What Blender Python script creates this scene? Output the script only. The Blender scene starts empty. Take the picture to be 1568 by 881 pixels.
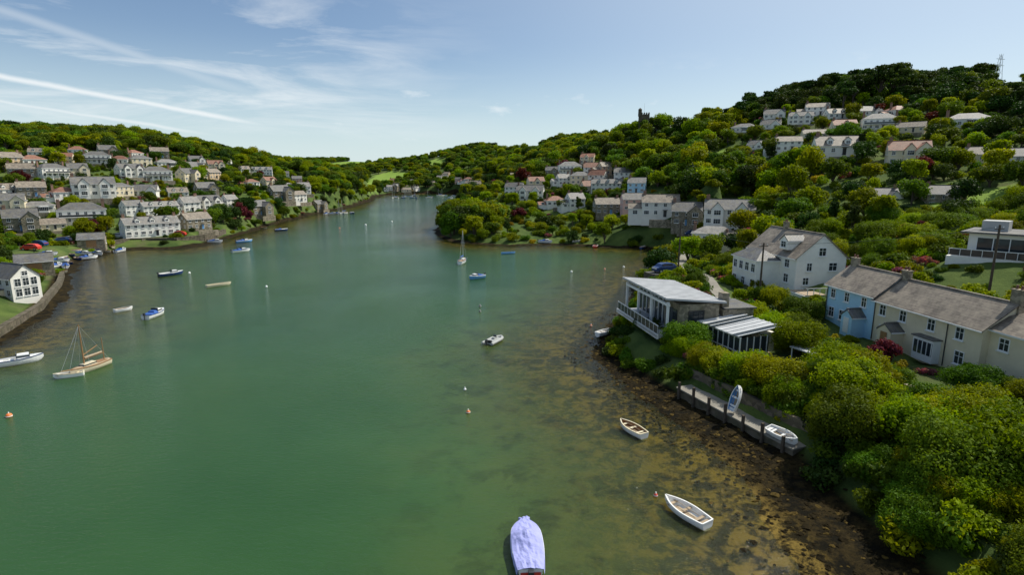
import bpy, math, random
import numpy as np
from mathutils import Vector, Matrix, noise
random.seed(7); rng=np.random.default_rng(7)
S=bpy.context.scene
COL=S.collection
rad=math.radians
# ---------- survey helpers: bearings taken from the drone position -> world metres
F=870.0; TH=rad(11.2); H=24.0; ct=math.cos(TH); st=math.sin(TH)
def ray(u,v):
    yp=(440.5-v)/F
    return ((u-784)/F, ct+yp*st, -st+yp*ct)
def atz(u,v,z=0.0):
    d=ray(u,v); t=(z-H)/d[2]; return (d[0]*t,d[1]*t)
def aty(u,v,Y):
    d=ray(u,v); t=Y/d[1]; return (d[0]*t,Y,H+d[2]*t)
def proj(x,y,z):
    dp=y*ct-(z-H)*st; up=y*st+(z-H)*ct
    return 784+F*x/dp, 440.5-F*up/dp

# ---------- shoreline
W=[(17,-60),(17,15)]+[atz(*p) for p in [(1205,850),(1140,750),(1115,705),(1060,665),(1000,625),(965,595),(935,570),(905,545),(925,510),(950,480),(965,450),(985,425),(1010,405),(1032,392),(1020,384),(980,381),(930,379),(900,377),(840,375),(780,377),(720,373),(690,369),(668,361),(664,352),(680,340),(700,322),(722,306),(735,301),(700,297.5),(640,297),(590,298),(575,302),(570,307),(540,317),(495,325),(455,335),(415,345),(380,357),(340,367),(310,377),(270,382),(200,383),(160,390),(130,400),(115,420),(107,445),(75,485),(0,530)]]+[(-95,55),(-110,20),(-150,-60)]
W=np.array(W)
def sdist(X,Y):
    """distance to shore: positive on land, negative over water"""
    d=np.full(X.shape,1e9); ins=np.zeros(X.shape,bool)
    n=len(W)
    for i in range(n):
        a=W[i]; b=W[(i+1)%n]; e=b-a
        px=X-a[0]; py=Y-a[1]
        t=np.clip((px*e[0]+py*e[1])/(e@e),0,1)
        d=np.minimum(d,(px-e[0]*t)**2+(py-e[1]*t)**2)
        c=((a[1]>Y)!=(b[1]>Y))&(X<(b[0]-a[0])*(Y-a[1])/(b[1]-a[1]+1e-12)+a[0])
        ins^=c
    d=np.sqrt(d)
    return np.where(ins,-d,d)
# ---------- height control points
CP=[aty(*p) for p in [
(0,420,130),(100,375,190),(0,360,190),(230,358,205),(128,340,215),(245,325,240),(345,315,275),(145,297,245),(20,290,235),
(370,285,330),(460,292,400),(425,272,430),(150,250,300),(20,250,290),(0,225,350),(100,225,370),(250,232,380),(330,248,430),
(0,205,430),(100,208,440),(200,210,450),(260,221,480),(330,236,520),(400,249,560),(470,262,650),(480,252,1300),(520,247,1400),(560,248,1450),(590,251,1450),(530,262,1150),(580,262,1150),
(575,285,800),(590,272,900),(640,248,1000),(720,227,1050),(800,229,1000),(850,216,800),(700,278,800),(760,265,700),(650,285,780),(560,290,720),
(730,290,650),(720,340,240),(770,345,225),(900,350,215),(850,335,235),(950,340,212),(830,310,260),(900,300,280),(800,300,290),(870,275,310),(950,290,270),
(740,300,420),(860,255,400),(920,240,420),(820,240,550),(900,218,520),(1050,345,185),(1115,345,190),(1100,372,160),(1080,398,138),(1015,418,115),
(985,198,330),(1050,260,260),(1000,280,235),(1150,270,210),(1100,310,190),(1200,300,170),(1200,360,130),(1300,330,130),(1380,290,140),(1560,330,110),
(1500,260,150),(1260,230,190),(1400,230,190),(1350,190,230),(1480,190,210),(1200,185,270),(1120,190,310),(1270,145,300),(1350,136,310),(1450,136,290),(1560,148,260),(1568,125,330)]]
CP+=[(42.5,75,4.5),(45.2,52.3,4.2),(48,64,4.6),(53,55,5.2),(53,75,6),(38,43,4.2),(38,30,4.0),(45,40,5),(60,40,9),(60,62,8.5),(56,85,9),(69,80,12.4),(30,40,2.6),(28,55,2.6),(34,65,3.4),(22,80,3.4),(30,68,2.9),(26,62,2.6),
(30,80,4.2),(48,96,6),(38,100,5.2),(36,88,4.6),(30,100,5),(80,60,15),(100,80,20),(110,40,20),(30,10,3),(60,0,9),(110,-40,18),(150,100,32),(250,150,55),
(-85,75,2.5),(-100,110,3),(-130,110,6),(-170,100,12),(-150,60,8),(-250,100,25),(-130,0,6),(-200,-40,20),(-130,160,3.5),(-190,200,9),(-400,250,45),
(-800,800,55),(-1500,1500,60),(0,1700,75),(400,1200,75),(-600,2300,60),(1000,900,80),(300,600,62),(150,480,58),(600,500,75),(500,250,75),(0,2600,80),(-1500,3000,70),(1500,3000,90),(1500,200,80),(-1500,200,60)]
CP=np.array(CP)
P2=CP[:,:2]
def ker(A,B): return np.sqrt(((A[:,None,:]-B[None,:,:])**2).sum(-1)+4.0)
n=len(CP); K=-ker(P2,P2)-np.eye(n)*1.0
A=np.zeros((n+1,n+1)); A[:n,:n]=K; A[:n,n]=1; A[n,:n]=1
sol=np.linalg.solve(A,np.append(CP[:,2],0))
def rbf(X,Y):
    out=np.zeros(X.size); pts=np.stack([X.ravel(),Y.ravel()],1)
    for i in range(0,len(pts),20000):
        out[i:i+20000]=-ker(pts[i:i+20000],P2)@sol[:n]+sol[n]
    return out.reshape(X.shape)
def sm(t): t=np.clip(t,0,1); return t*t*(3-2*t)
AX,AY=60.0,80.0
NX,NY=420,420
tx=np.linspace(-math.asinh(2200/AX),math.asinh(2200/AX),NX)
ty=np.linspace(-math.asinh(60/AY),math.asinh(3600/AY),NY)
xs=AX*np.sinh(tx); ys=AY*np.sinh(ty)
GX,GY=np.meshgrid(xs,ys)
BY=[20,34,45,58,75,100]; BB=[7.0,6.3,4.8,3.4,1.5,1.5]
sd=sdist(GX,GY); hh=np.maximum(rbf(GX,GY),1.3)
b=np.where(GX>0,np.interp(GY,BY,BB),1.5)
b=np.where((GX<-60)&(GY<200),3.0,b)
wv=np.where((GX>0)&(GY<110),4.0,7.0)
land=0.1*np.clip(sd,0,b)+hh*sm((sd-b)/wv)
water=-0.03-np.minimum(4,0.06*np.abs(sd))
GZ=np.where(sd>0,land,water)
nz=np.zeros(GZ.shape)
for j in range(NY):
    if ys[j]>900: continue
    for i in range(NX):
        if abs(xs[i])<700 and sd[j,i]>-25:
            p=Vector((xs[i],ys[j],0))
            nz[j,i]=noise.noise(p*.12)*.5+noise.noise(p*.45)*.28
GZ+=nz*np.where(sd>0,np.clip(sd/4,.25,1),.35)
def hgt(x,y):
    x=np.asarray(x,float); y=np.asarray(y,float)
    fi=(np.arcsinh(x/AX)-tx[0])/(tx[1]-tx[0]); fj=(np.arcsinh(y/AY)-ty[0])/(ty[1]-ty[0])
    i=np.clip(fi.astype(int),0,NX-2); j=np.clip(fj.astype(int),0,NY-2); a=np.clip(fi-i,0,1); c=np.clip(fj-j,0,1)
    return (GZ[j,i]*(1-a)+GZ[j,i+1]*a)*(1-c)+(GZ[j+1,i]*(1-a)+GZ[j+1,i+1]*a)*c
TT=20*1.004**np.arange(1200)
def ground(u,v):
    d=ray(u,v); X=d[0]*TT; Y=d[1]*TT; Z=H+d[2]*TT
    k=np.nonzero(Z<np.maximum(hgt(X,Y),0))[0]
    if len(k)==0: return None
    k=k[0]; return float(X[k]),float(Y[k]),float(max(hgt(X[k],Y[k]),0))

# ---------- materials
def nd(nt,t,**k):
    x=nt.nodes.new(t)
    for a,v in k.items(): setattr(x,a,v)
    return x
def newmat(name):
    m=bpy.data.materials.new(name); m.use_nodes=True; nt=m.node_tree; nt.nodes.clear()
    o=nd(nt,'ShaderNodeOutputMaterial'); return m,nt,o
def mixc(nt,f,a,b_,blend='MIX'):
    x=nd(nt,'ShaderNodeMix',data_type='RGBA',blend_type=blend)
    for s,v in ((x.inputs[0],f),(x.inputs[6],a),(x.inputs[7],b_)):
        if isinstance(v,(int,float)): s.default_value=v
        elif isinstance(v,tuple): s.default_value=(*v,1) if len(v)==3 else v
        else: nt.links.new(v,s)
    return x.outputs[2]
def ramp(nt,f,p0,p1,c0=(0,0,0,1),c1=(1,1,1,1)):
    r=nd(nt,'ShaderNodeValToRGB'); r.color_ramp.elements[0].position=p0; r.color_ramp.elements[1].position=p1
    r.color_ramp.elements[0].color=c0; r.color_ramp.elements[1].color=c1
    nt.links.new(f,r.inputs[0]); return r.outputs[0]
def noi(nt,vec,scale,detail=4,rough=.6,dist=0):
    x=nd(nt,'ShaderNodeTexNoise'); x.inputs['Scale'].default_value=scale; x.inputs['Detail'].default_value=detail; x.inputs['Roughness'].default_value=rough; x.inputs['Distortion'].default_value=dist
    if vec is not None: nt.links.new(vec,x.inputs['Vector'])
    return x.outputs['Fac']
def math_(nt,op,a,b_=0.0):
    x=nd(nt,'ShaderNodeMath',operation=op)
    for s,v in ((x.inputs[0],a),(x.inputs[1],b_)):
        if isinstance(v,(int,float)): s.default_value=v
        else: nt.links.new(v,s)
    return x.outputs[0]
def mrange(nt,v,a,b_,c=0,d=1,smooth=True):
    x=nd(nt,'ShaderNodeMapRange')
    if smooth: x.interpolation_type='SMOOTHSTEP'
    nt.links.new(v,x.inputs[0]); x.inputs[1].default_value=a;x.inputs[2].default_value=b_;x.inputs[3].default_value=c;x.inputs[4].default_value=d; return x.outputs[0]
def dark(c,k): return tuple(x*k for x in c)
def pmat(name,col,rough=.8,var=.25,scale=1.5,bump=0.0,metal=0,rand=0.0,spec=.5):
    m,nt,o=newmat(name); p=nd(nt,'ShaderNodeBsdfPrincipled'); L=nt.links; p.inputs['Specular IOR Level'].default_value=spec
    tc=nd(nt,'ShaderNodeTexCoord').outputs['Object']
    f=noi(nt,tc,scale,6,.65)
    f=ramp(nt,f,.3,.7)
    c=mixc(nt,f,dark(col,1-var),dark(col,1+var*.3))
    if rand>0:
        oi=nd(nt,'ShaderNodeObjectInfo')
        hs=nd(nt,'ShaderNodeHueSaturation'); L.new(c,hs.inputs['Color'])
        L.new(math_(nt,'ADD',math_(nt,'MULTIPLY',oi.outputs['Random'],rand),1-rand*.6),hs.inputs['Value']); c=hs.outputs[0]
    L.new(c,p.inputs['Base Color']); p.inputs['Roughness'].default_value=rough; p.inputs['Metallic'].default_value=metal
    if bump:
        bp=nd(nt,'ShaderNodeBump'); bp.inputs['Strength'].default_value=bump; bp.inputs['Distance'].default_value=.05
        L.new(noi(nt,tc,scale*8,4),bp.inputs['Height']); L.new(bp.outputs[0],p.inputs['Normal'])
    L.new(p.outputs[0],o.inputs[0]); return m
def slate(name,col,rand=.5,lich=(.22,.20,.14)):
    m,nt,o=newmat(name); L=nt.links; p=nd(nt,'ShaderNodeBsdfPrincipled'); tc=nd(nt,'ShaderNodeTexCoord').outputs['Object']
    br=nd(nt,'ShaderNodeTexBrick'); L.new(tc,br.inputs['Vector']); br.inputs['Scale'].default_value=1
    br.inputs['Brick Width'].default_value=.45; br.inputs['Row Height'].default_value=.3; br.inputs['Mortar Size'].default_value=.02
    br.inputs['Color1'].default_value=(*dark(col,.75),1); br.inputs['Color2'].default_value=(*dark(col,1.3),1); br.inputs['Mortar'].default_value=(*dark(col,.45),1)
    f=ramp(nt,noi(nt,tc,.9,6,.7),.42,.72)
    c=mixc(nt,f,br.outputs[0],lich)
    f2=ramp(nt,noi(nt,tc,.35,4,.6),.35,.7); c=mixc(nt,f2,mixc(nt,1.0,c,(.62,.62,.62),'MULTIPLY'),c)
    oi=nd(nt,'ShaderNodeObjectInfo'); hs=nd(nt,'ShaderNodeHueSaturation'); L.new(c,hs.inputs['Color'])
    L.new(math_(nt,'ADD',math_(nt,'MULTIPLY',oi.outputs['Random'],rand),1-rand*.5),hs.inputs['Value'])
    L.new(hs.outputs[0],p.inputs['Base Color']); p.inputs['Roughness'].default_value=.6
    bp=nd(nt,'ShaderNodeBump'); bp.inputs['Strength'].default_value=.5; bp.inputs['Distance'].default_value=.03; L.new(br.outputs['Fac'],bp.inputs['Height']); bp.invert=True
    L.new(bp.outputs[0],p.inputs['Normal']); L.new(p.outputs[0],o.inputs[0]); return m
def stone(name,col,sc=1.0):
    m,nt,o=newmat(name); L=nt.links; p=nd(nt,'ShaderNodeBsdfPrincipled'); tc=nd(nt,'ShaderNodeTexCoord').outputs['Object']
    v=nd(nt,'ShaderNodeTexVoronoi'); v.inputs['Scale'].default_value=2.6*sc; L.new(tc,v.inputs['Vector'])
    sep=nd(nt,'ShaderNodeSeparateColor'); L.new(v.outputs['Color'],sep.inputs[0])
    c=mixc(nt,sep.outputs[0],dark(col,.6),dark(col,1.35))
    f=ramp(nt,noi(nt,tc,.7,5),.4,.7); c=mixc(nt,f,c,mixc(nt,.5,c,(.06,.07,.03)))
    L.new(c,p.inputs['Base Color']); p.inputs['Roughness'].default_value=.9; p.inputs['Specular IOR Level'].default_value=.2
    bp=nd(nt,'ShaderNodeBump'); bp.inputs['Strength'].default_value=.6; bp.inputs['Distance'].default_value=.06; L.new(v.outputs['Distance'],bp.inputs['Height']); bp.invert=True
    L.new(bp.outputs[0],p.inputs['Normal']); L.new(p.outputs[0],o.inputs[0]); return m
def leafmat(name,c1,c2,tr=.32,rand=.7):
    m,nt,o=newmat(name); L=nt.links
    oi=nd(nt,'ShaderNodeObjectInfo'); tc=nd(nt,'ShaderNodeTexCoord').outputs['Object']
    f=ramp(nt,noi(nt,tc,.9,3,.7),.35,.68)
    c=mixc(nt,f,c1,c2)
    hs=nd(nt,'ShaderNodeHueSaturation'); L.new(c,hs.inputs['Color']); hs.inputs['Saturation'].default_value=1.08
    L.new(math_(nt,'ADD',math_(nt,'MULTIPLY',oi.outputs['Random'],rand),1.02-rand*.5),hs.inputs['Value'])
    r2=math_(nt,'FRACT',math_(nt,'MULTIPLY',oi.outputs['Random'],37.3))
    L.new(math_(nt,'ADD',math_(nt,'MULTIPLY',r2,.06),.458),hs.inputs['Hue'])
    d=nd(nt,'ShaderNodeBsdfPrincipled'); d.inputs['Roughness'].default_value=.6; d.inputs['Specular IOR Level'].default_value=.1; L.new(hs.outputs[0],d.inputs['Base Color'])
    t=nd(nt,'ShaderNodeBsdfTranslucent'); tcx=mixc(nt,1.0,hs.outputs[0],(1.6,1.5,.45),'MULTIPLY'); L.new(tcx,t.inputs[0])
    mx=nd(nt,'ShaderNodeMixShader'); mx.inputs[0].default_value=tr; L.new(d.outputs[0],mx.inputs[1]); L.new(t.outputs[0],mx.inputs[2]); L.new(mx.outputs[0],o.inputs[0]); return m
M={}
M['white']=pmat('white_render',(.86,.83,.75),.8,.10,.6,rand=.10)
M['cream']=pmat('cream_render',(.80,.69,.48),.8,.12,.6,rand=.15)
M['buff']=pmat('buff_render',(.70,.52,.33),.8,.14,.6,rand=.2)
M['blue']=pmat('pale_blue_render',(.42,.66,.82),.8,.1,.6)
M['pink']=pmat('pink_render',(.76,.47,.41),.8,.1,.6)
M['grey']=pmat('grey_render',(.45,.45,.43),.8,.15,.8)
M['stone']=stone('rubble_stone',(.30,.255,.19))
M['dstone']=stone('dark_quay_stone',(.12,.10,.075),.7)
M['slate']=slate('slate_roof',(.14,.14,.15))
M['pslate']=slate('pale_slate_roof',(.23,.225,.22),.4,(.28,.25,.20))
M['bslate']=slate('brown_lichen_slate',(.22,.18,.14),.2,(.38,.32,.24))
M['tile']=slate('clay_tile_roof',(.30,.12,.07),.4,(.24,.14,.09))
M['lead']=pmat('zinc_sheet',(.48,.49,.50),.45,.25,.5)
M['glass']=pmat('window_glass',(.035,.045,.05),.06,.3,.4)
M['frame']=pmat('white_paint',(.8,.8,.78),.45,.06,2)
M['dark']=pmat('dark_paint',(.03,.032,.035),.4,.2,2)
M['brick']=pmat('chimney_brick',(.28,.17,.12),.9,.3,4)
M['wood']=pmat('varnished_wood',(.32,.17,.07),.45,.3,4)
M['teak']=pmat('weathered_teak',(.38,.29,.19),.7,.3,4)
M['conc']=pmat('concrete',(.26,.24,.20),.9,.35,.8,.4)
M['asph']=pmat('asphalt',(.10,.098,.09),.9,.25,.6,.3)
M['hull']=pmat('white_gelcoat',(.8,.8,.78),.3,.06,1.5)
M['navy']=pmat('navy_gelcoat',(.02,.05,.16),.3,.1,1.5)
M['silver']=pmat('silver_car_paint',(.45,.46,.47),.3,.05,1.5)
M['sky']=pmat('light_blue_gelcoat',(.12,.33,.62),.35,.1,1.5)
M['creamh']=pmat('cream_gelcoat',(.68,.6,.42),.35,.1,1.5)
M['rubber']=pmat('grey_hypalon',(.36,.37,.36),.6,.15,1.5)
M['lav']=pmat('lavender_canvas',(.36,.38,.72),.85,.14,2.5,.6)
M['blcan']=pmat('blue_canvas',(.03,.10,.35),.85,.15,2.5,.3)
M['red']=pmat('red_paint',(.6,.05,.03),.4,.1,2)
M['orange']=pmat('orange_buoy',(.75,.2,.05),.5,.15,3)
M['alu']=pmat('aluminium_spar',(.6,.6,.6),.35,.05,2,metal=.5)
M['trunk']=pmat('bark',(.10,.08,.06),.95,.35,3,.6,spec=.2)
M['leafA']=leafmat('broadleaf',(.050,.100,.012),(.11,.18,.020))
M['leafB']=leafmat('bright_leaf',(.11,.17,.012),(.21,.265,.022),.38)
M['leafD']=leafmat('dark_leaf',(.020,.046,.010),(.045,.082,.015),.2)
M['leafR']=leafmat('copper_leaf',(.08,.018,.02),(.13,.03,.03),.3)
M['leafY']=leafmat('golden_leaf',(.22,.21,.02),(.32,.27,.03),.35)
M['leafP']=leafmat('pink_blossom',(.32,.08,.14),(.06,.11,.03),.3)
M['weed']=pmat('bladder_wrack',(.022,.016,.006),.9,.5,4,.6,spec=.08)
M['ochre']=pmat('golden_wrack',(.10,.068,.018),.9,.5,4,.6,spec=.08)

# ---------- mesh builder
class MB:
    def __init__(s): s.v=[];s.f=[];s.m=[];s.mats=[]
    def mi(s,k):
        if k not in s.mats: s.mats.append(k)
        return s.mats.index(k)
    def add(s,vs,fs,k):
        o=len(s.v); s.v+=[tuple(p) for p in vs]; i=s.mi(k)
        for f in fs: s.f.append([o+a for a in f]); s.m.append(i)
    def box(s,c,d,k,M_=None,top=1.0):
        x,y,z=(a/2 for a in d); vs=[]
        for sz in (-1,1):
            q=top if sz>0 else 1
            for sx,sy in ((-1,-1),(1,-1),(1,1),(-1,1)): 
                p=Vector((c[0]+sx*x*q,c[1]+sy*y*q,c[2]+sz*z)); vs.append(M_@p if M_ else p)
        s.add(vs,[(3,2,1,0),(4,5,6,7),(0,1,5,4),(1,2,6,5),(2,3,7,6),(3,0,4,7)],k)
    def cyl(s,a,b_,r0,r1,k,n=8,cap=True):
        a=Vector(a);b_=Vector(b_);q=(b_-a).to_track_quat('Z','Y'); vs=[]
        for p,r in ((a,r0),(b_,r1)):
            for i in range(n):
                t=2*math.pi*i/n; vs.append(p+q@Vector((r*math.cos(t),r*math.sin(t),0)))
        fs=[(i,(i+1)%n,n+(i+1)%n,n+i) for i in range(n)]
        if cap: fs+=[tuple(range(n-1,-1,-1)),tuple(range(n,2*n))]
        s.add(vs,fs,k)
    def sph(s,c,r,k,n=10,m=6,sc=(1,1,1)):
        vs=[];fs=[]
        for j in range(m+1):
            for i in range(n):
                a=math.pi*j/m;t=2*math.pi*i/n
                vs.append((c[0]+r*sc[0]*math.sin(a)*math.cos(t),c[1]+r*sc[1]*math.sin(a)*math.sin(t),c[2]+r*sc[2]*math.cos(a)))
        for j in range(m):
            for i in range(n): fs.append((j*n+i,(j+1)*n+i,(j+1)*n+(i+1)%n,j*n+(i+1)%n))
        s.add(vs,fs,k)
    def prismx(s,prof,x0,x1,k,capquads=None):
        n=len(prof); vs=[(x0,p[0],p[1]) for p in prof]+[(x1,p[0],p[1]) for p in prof]
        fs=[(i,(i+1)%n,n+(i+1)%n,n+i) for i in range(n)]
        if capquads is None: capquads=[tuple(range(n))]
        for q in capquads: fs+=[tuple(reversed(q)),tuple(n+a for a in q)]
        s.add(vs,fs,k)
    def mesh(s,name,smooth=False):
        me=bpy.data.meshes.new(name); me.from_pydata(s.v,[],s.f)
        for k in s.mats: me.materials.append(M[k])
        me.polygons.foreach_set('material_index',s.m)
        if smooth: me.polygons.foreach_set('use_smooth',[True]*len(s.f))
        me.validate(); me.update(); return me
def put(name,me,loc=(0,0,0),rz=0,sc=1):
    o=bpy.data.objects.new(name,me); o.location=loc; o.rotation_euler=(0,0,rz); o.scale=(sc,)*3; COL.objects.link(o); return o

# ---------- house parts
def win(b,Mx,w=1.0,h=1.2,mull=1,sill=True,fr='frame'):
    b.box((0,0,0),(w,.02,h),'glass',Mx)
    t=.08
    for sx in (-1,1): b.box((sx*(w/2+t/2),-.02,0),(t,.1,h+2*t),fr,Mx)
    for sz in (-1,1): b.box((0,-.02,sz*(h/2+t/2)),(w,.1,t),fr,Mx)
    for i in range(mull): b.box(((i+1)/(mull+1)*w-w/2,-.02,0),(.05,.06,h),fr,Mx)
    b.box((0,-.022,h*.12),(w,.05,.045),fr,Mx)
    if sill: b.box((0,-.1,-h/2-t-.05),(w+.3,.22,.09),fr,Mx)
def side(w,d,s_,x,z):
    if s_=='f': return Matrix.Translation((x,-d/2,z))
    if s_=='b': return Matrix.Translation((-x,d/2,z))@Matrix.Rotation(math.pi,4,'Z')
    if s_=='r': return Matrix.Translation((w/2,x,z))@Matrix.Rotation(math.pi/2,4,'Z')
    return Matrix.Translation((-w/2,-x,z))@Matrix.Rotation(-math.pi/2,4,'Z')
def block(b,w,d,h,rh,wall,roof,kind='gable',ov=.35,base=3,x=0,y=0,z=0,turn=False):
    bb=MB()
    if kind=='gable':
        bb.prismx([(-d/2,-base),(d/2,-base),(d/2,h),(0,h+rh-.03),(-d/2,h)],-w/2,w/2,wall)
        ze=h-ov*rh/(d/2)+.02; t=.14; y0=d/2+ov; r=h+rh+.02
        bb.prismx([(-y0,ze),(0,r),(y0,ze),(y0,ze+t),(0,r+t),(-y0,ze+t)],-w/2-ov*.6,w/2+ov*.6,roof,[(0,1,4,5),(1,2,3,4)])
        bb.box((0,0,r+t+.02),(w+ov,.25,.12),roof)
        for sy in (-1,1): bb.box((0,sy*(y0+.05),ze+.02),(w+ov,.1,.12),'frame')
    elif kind=='hip':
        bb.box((0,0,(h-base)/2),(w,d,h+base),wall)
        e=ov; X=w/2+e;Y=d/2+e; rx=max(.1,w/2-d/2)
        vs=[(-X,-Y,h),(X,-Y,h),(X,Y,h),(-X,Y,h),(-X,-Y,h+.16),(X,-Y,h+.16),(X,Y,h+.16),(-X,Y,h+.16),(-rx,0,h+rh),(rx,0,h+rh)]
        bb.add(vs[:8],[(3,2,1,0),(0,1,5,4),(1,2,6,5),(2,3,7,6),(3,0,4,7)],'frame')
        bb.add(vs[4:],[(0,1,5,4),(1,2,5),(2,3,4,5),(3,0,4)],roof)
    elif kind=='flat':
        bb.box((0,0,(h-base)/2),(w,d,h+base),wall); bb.box((0,0,h+.12),(w+2*ov,d+2*ov,.24),roof)
    T=Matrix.Translation((x,y,z))@(Matrix.Rotation(math.pi/2,4,'Z') if turn else Matrix.Identity(4))
    o=len(b.v)
    for p in bb.v: b.v.append(tuple(T@Vector(p)))
    for f,m_ in zip(bb.f,bb.m): b.f.append([o+a for a in f]); b.m.append(b.mi(bb.mats[m_]))
def chim(b,x,y,z0,z1,k='brick'):
    b.box((x,y,(z0+z1)/2),(1.0,.6,z1-z0),k); b.box((x,y,z1+.06),(1.15,.75,.12),k)
    for s_ in (-.25,.25): b.cyl((x+s_,y,z1+.1),(x+s_,y,z1+.5),.12,.1,'tile')
def house(name,w=11,d=7,h=5,rh=2.6,wall='white',roof='slate',kind='gable',n=4,ch=1,dormer=0,gables=0,door=True,conserv=False,balc=False,wing=False,ext=False):
    b=MB(); block(b,w,d,h,rh,wall,roof,kind)
    fl=max(1,int(round(h/2.5)))
    for k in range(fl):
        z=1.45+k*2.55
        for i in range(n):
            x=(i+.5)/n*w-w/2
            if k==0 and door and i==n//2: 
                Mx=side(w,d,'f',x,1.05); b.box((0,-.01,0),(1,.06,2.1),'dark' if wall!='stone' else 'sky',Mx); b.box((0,-.5,1.25),(1.6,1.1,.14),'slate',Mx)
                for sx in(-1,1): b.box((sx*.56,-.03,0),(.1,.1,2.2),'frame',Mx)
                continue
            big=1.5 if (k==0 and i%2==0) else .95
            win(b,side(w,d,'f',x,z),big,1.1,2 if big>1.2 else 1)
            win(b,side(w,d,'b',x,z),1.0,1.1)
        for s_ in 'lr':
            for x in (-d/4,d/4): win(b,side(w,d,s_,x,z),.85,1.05)
    if kind=='gable' and rh>2.2:
        for s_ in 'lr': win(b,side(w,d,s_,0,h+.5),.7,.8,1)
    if ch: 
        chim(b,-w/2+.8,0,h,h+rh+1.1)
        if ch>1: chim(b,w/2-.8,0,h,h+rh+1.1)
    for i in range(dormer):
        x=((i+.5)/dormer-.5)*w*.8
        block(b,2.6,1.7,1.3,.7,wall,roof,'gable',.15,0,x,-d/4-.1,h+.35,True)
        win(b,Matrix.Translation((x,-d/4-1.42,h+1.0)),1.0,.8)
    for i in range(gables):
        x=((i+.5)/gables-.5)*w*.95
        block(b,3.2,3.4,h,1.9,wall,roof,'gable',.25,3,x,-d/2-.2,0,True)
        for k in range(fl): win(b,Matrix.Translation((x,-d/2-1.81,1.45+k*2.55)),1.8,1.3,2)
    if wing:
        block(b,d+4.5,5,h-.3,rh*.8,wall,roof,'gable',.3,3,w/2-2.4,-1.2,0,True)
        for k in range(fl): win(b,Matrix.Translation((w/2-2.4,-1.2-(d+4.5)/2,1.45+k*2.5)),1.7,1.3,2)
    if ext:
        block(b,4.5,d-1.5,h-2.2,1.6,wall,roof,'gable',.25,3,-w/2-2.2,.4)
        win(b,Matrix.Translation((-w/2-2.2,.4-(d-1.5)/2,1.4)),1.4,1.2,2)
    if conserv:
        b.box((w*.2,-d/2-1.5,-.5),(4,2.9,1.6),wall); b.box((w*.2,-d/2-1.5,1.3),(3.9,2.8,2),'glass')
        for i in range(6): b.box((w*.2-1.95+i*.78,-d/2-2.93,1.3),(.08,.06,2),'frame')
        b.box((w*.2,-d/2-1.5,2.4),(4.2,3.0,.18),'frame')
    if balc:
        b.box((0,-d/2-.9,2.6),(w*.9,1.75,.18),'frame'); b.box((0,-d/2-1.72,3.15),(w*.9,.04,.8),'glass'); b.box((0,-d/2-1.72,3.6),(w*.9,.1,.08),'frame')
        for i in range(5): b.box(((i/4-.5)*w*.86,-d/2-1.6,.2),(.15,.15,4.7),'frame')
    b.box((w*.1,-d/2-4.5,-1.9),(w*.8,.4,2.6),'stone')
    return b.mesh(name)
HV=[('white_house',[house('white_house_mesh'),house('white_house2_mesh',9,7,5.0,3,ch=2,n=3,ext=True,roof='pslate'),house('cream_house3_mesh',10,7,5,2.8,wall='cream',n=3,wing=True),house('white_house4_mesh',10,6.5,4.8,3,n=3,roof='tile'),house('white_house5_mesh',12,7,4.8,2.4,n=4,roof='bslate',ext=True)]),
 ('cream_house',[house('cream_house_mesh',12,8,5,2.4,'cream','slate','hip',4,2),house('buff_house_mesh',11,7,4.8,2.6,'buff','bslate','gable',4,2,ext=True)]),
 ('white_bungalow',[house('bungalow_mesh',14,8,2.8,2.4,'white','pslate','hip',5,1,conserv=True),house('bungalow4_mesh',12,8,2.8,2.9,'white','bslate','gable',4,1,dormer=2)]),
 ('white_terrace',[house('terrace_mesh',20,7,5,2.5,'white','pslate','gable',8,2,dormer=3)]),
 ('stone_house',[house('stone_house_mesh',10,7,5,2.8,'stone','slate','gable',3,1,wing=True),house('stone_house2_mesh',12,7,4.8,2.8,'stone','bslate','gable',4,2)]),
 ('gabled_house',[house('gabled_house_mesh',14,7.5,5.0,2.6,'white','slate','gable',5,1,gables=2,door=False),house('gabled_house2_mesh',12,7,5,3,'cream','tile','gable',4,1,gables=1,wing=True)]),
 ('bungalow',[house('bungalow2_mesh',13,7.5,2.8,2.6,'cream','bslate','gable',4,1),house('bungalow3_mesh',11,8,2.8,2.6,'white','tile','hip',4,1,ext=True),house('bungalow5_mesh',12,7.5,2.8,3.0,'white','slate','gable',4,2,wing=True)]),
 ('large_house',[house('large_house_mesh',16,9,5.2,3.0,'white','slate','hip',6,2,balc=True)]),
 ('tile_roof_house',[house('tile_house_mesh',11,7.5,5,2.8,'cream','tile','gable',4,1,gables=1)]),
 ('pink_house',[house('pink_house_mesh',10,7,5.2,2.6,'pink','slate','gable',3,1),house('blue_house_mesh',9,7,5.2,2.6,'blue','pslate','gable',3,1)]),
 ('grey_house',[house('grey_house_mesh',12,7,5.4,2.2,'grey','slate','gable',4,1,balc=True)]),
]
HX=[] # (x,y,halfwidth,front len)
def setp(x,y,r,fl=6): HX.append((x,y,r,fl))
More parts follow.
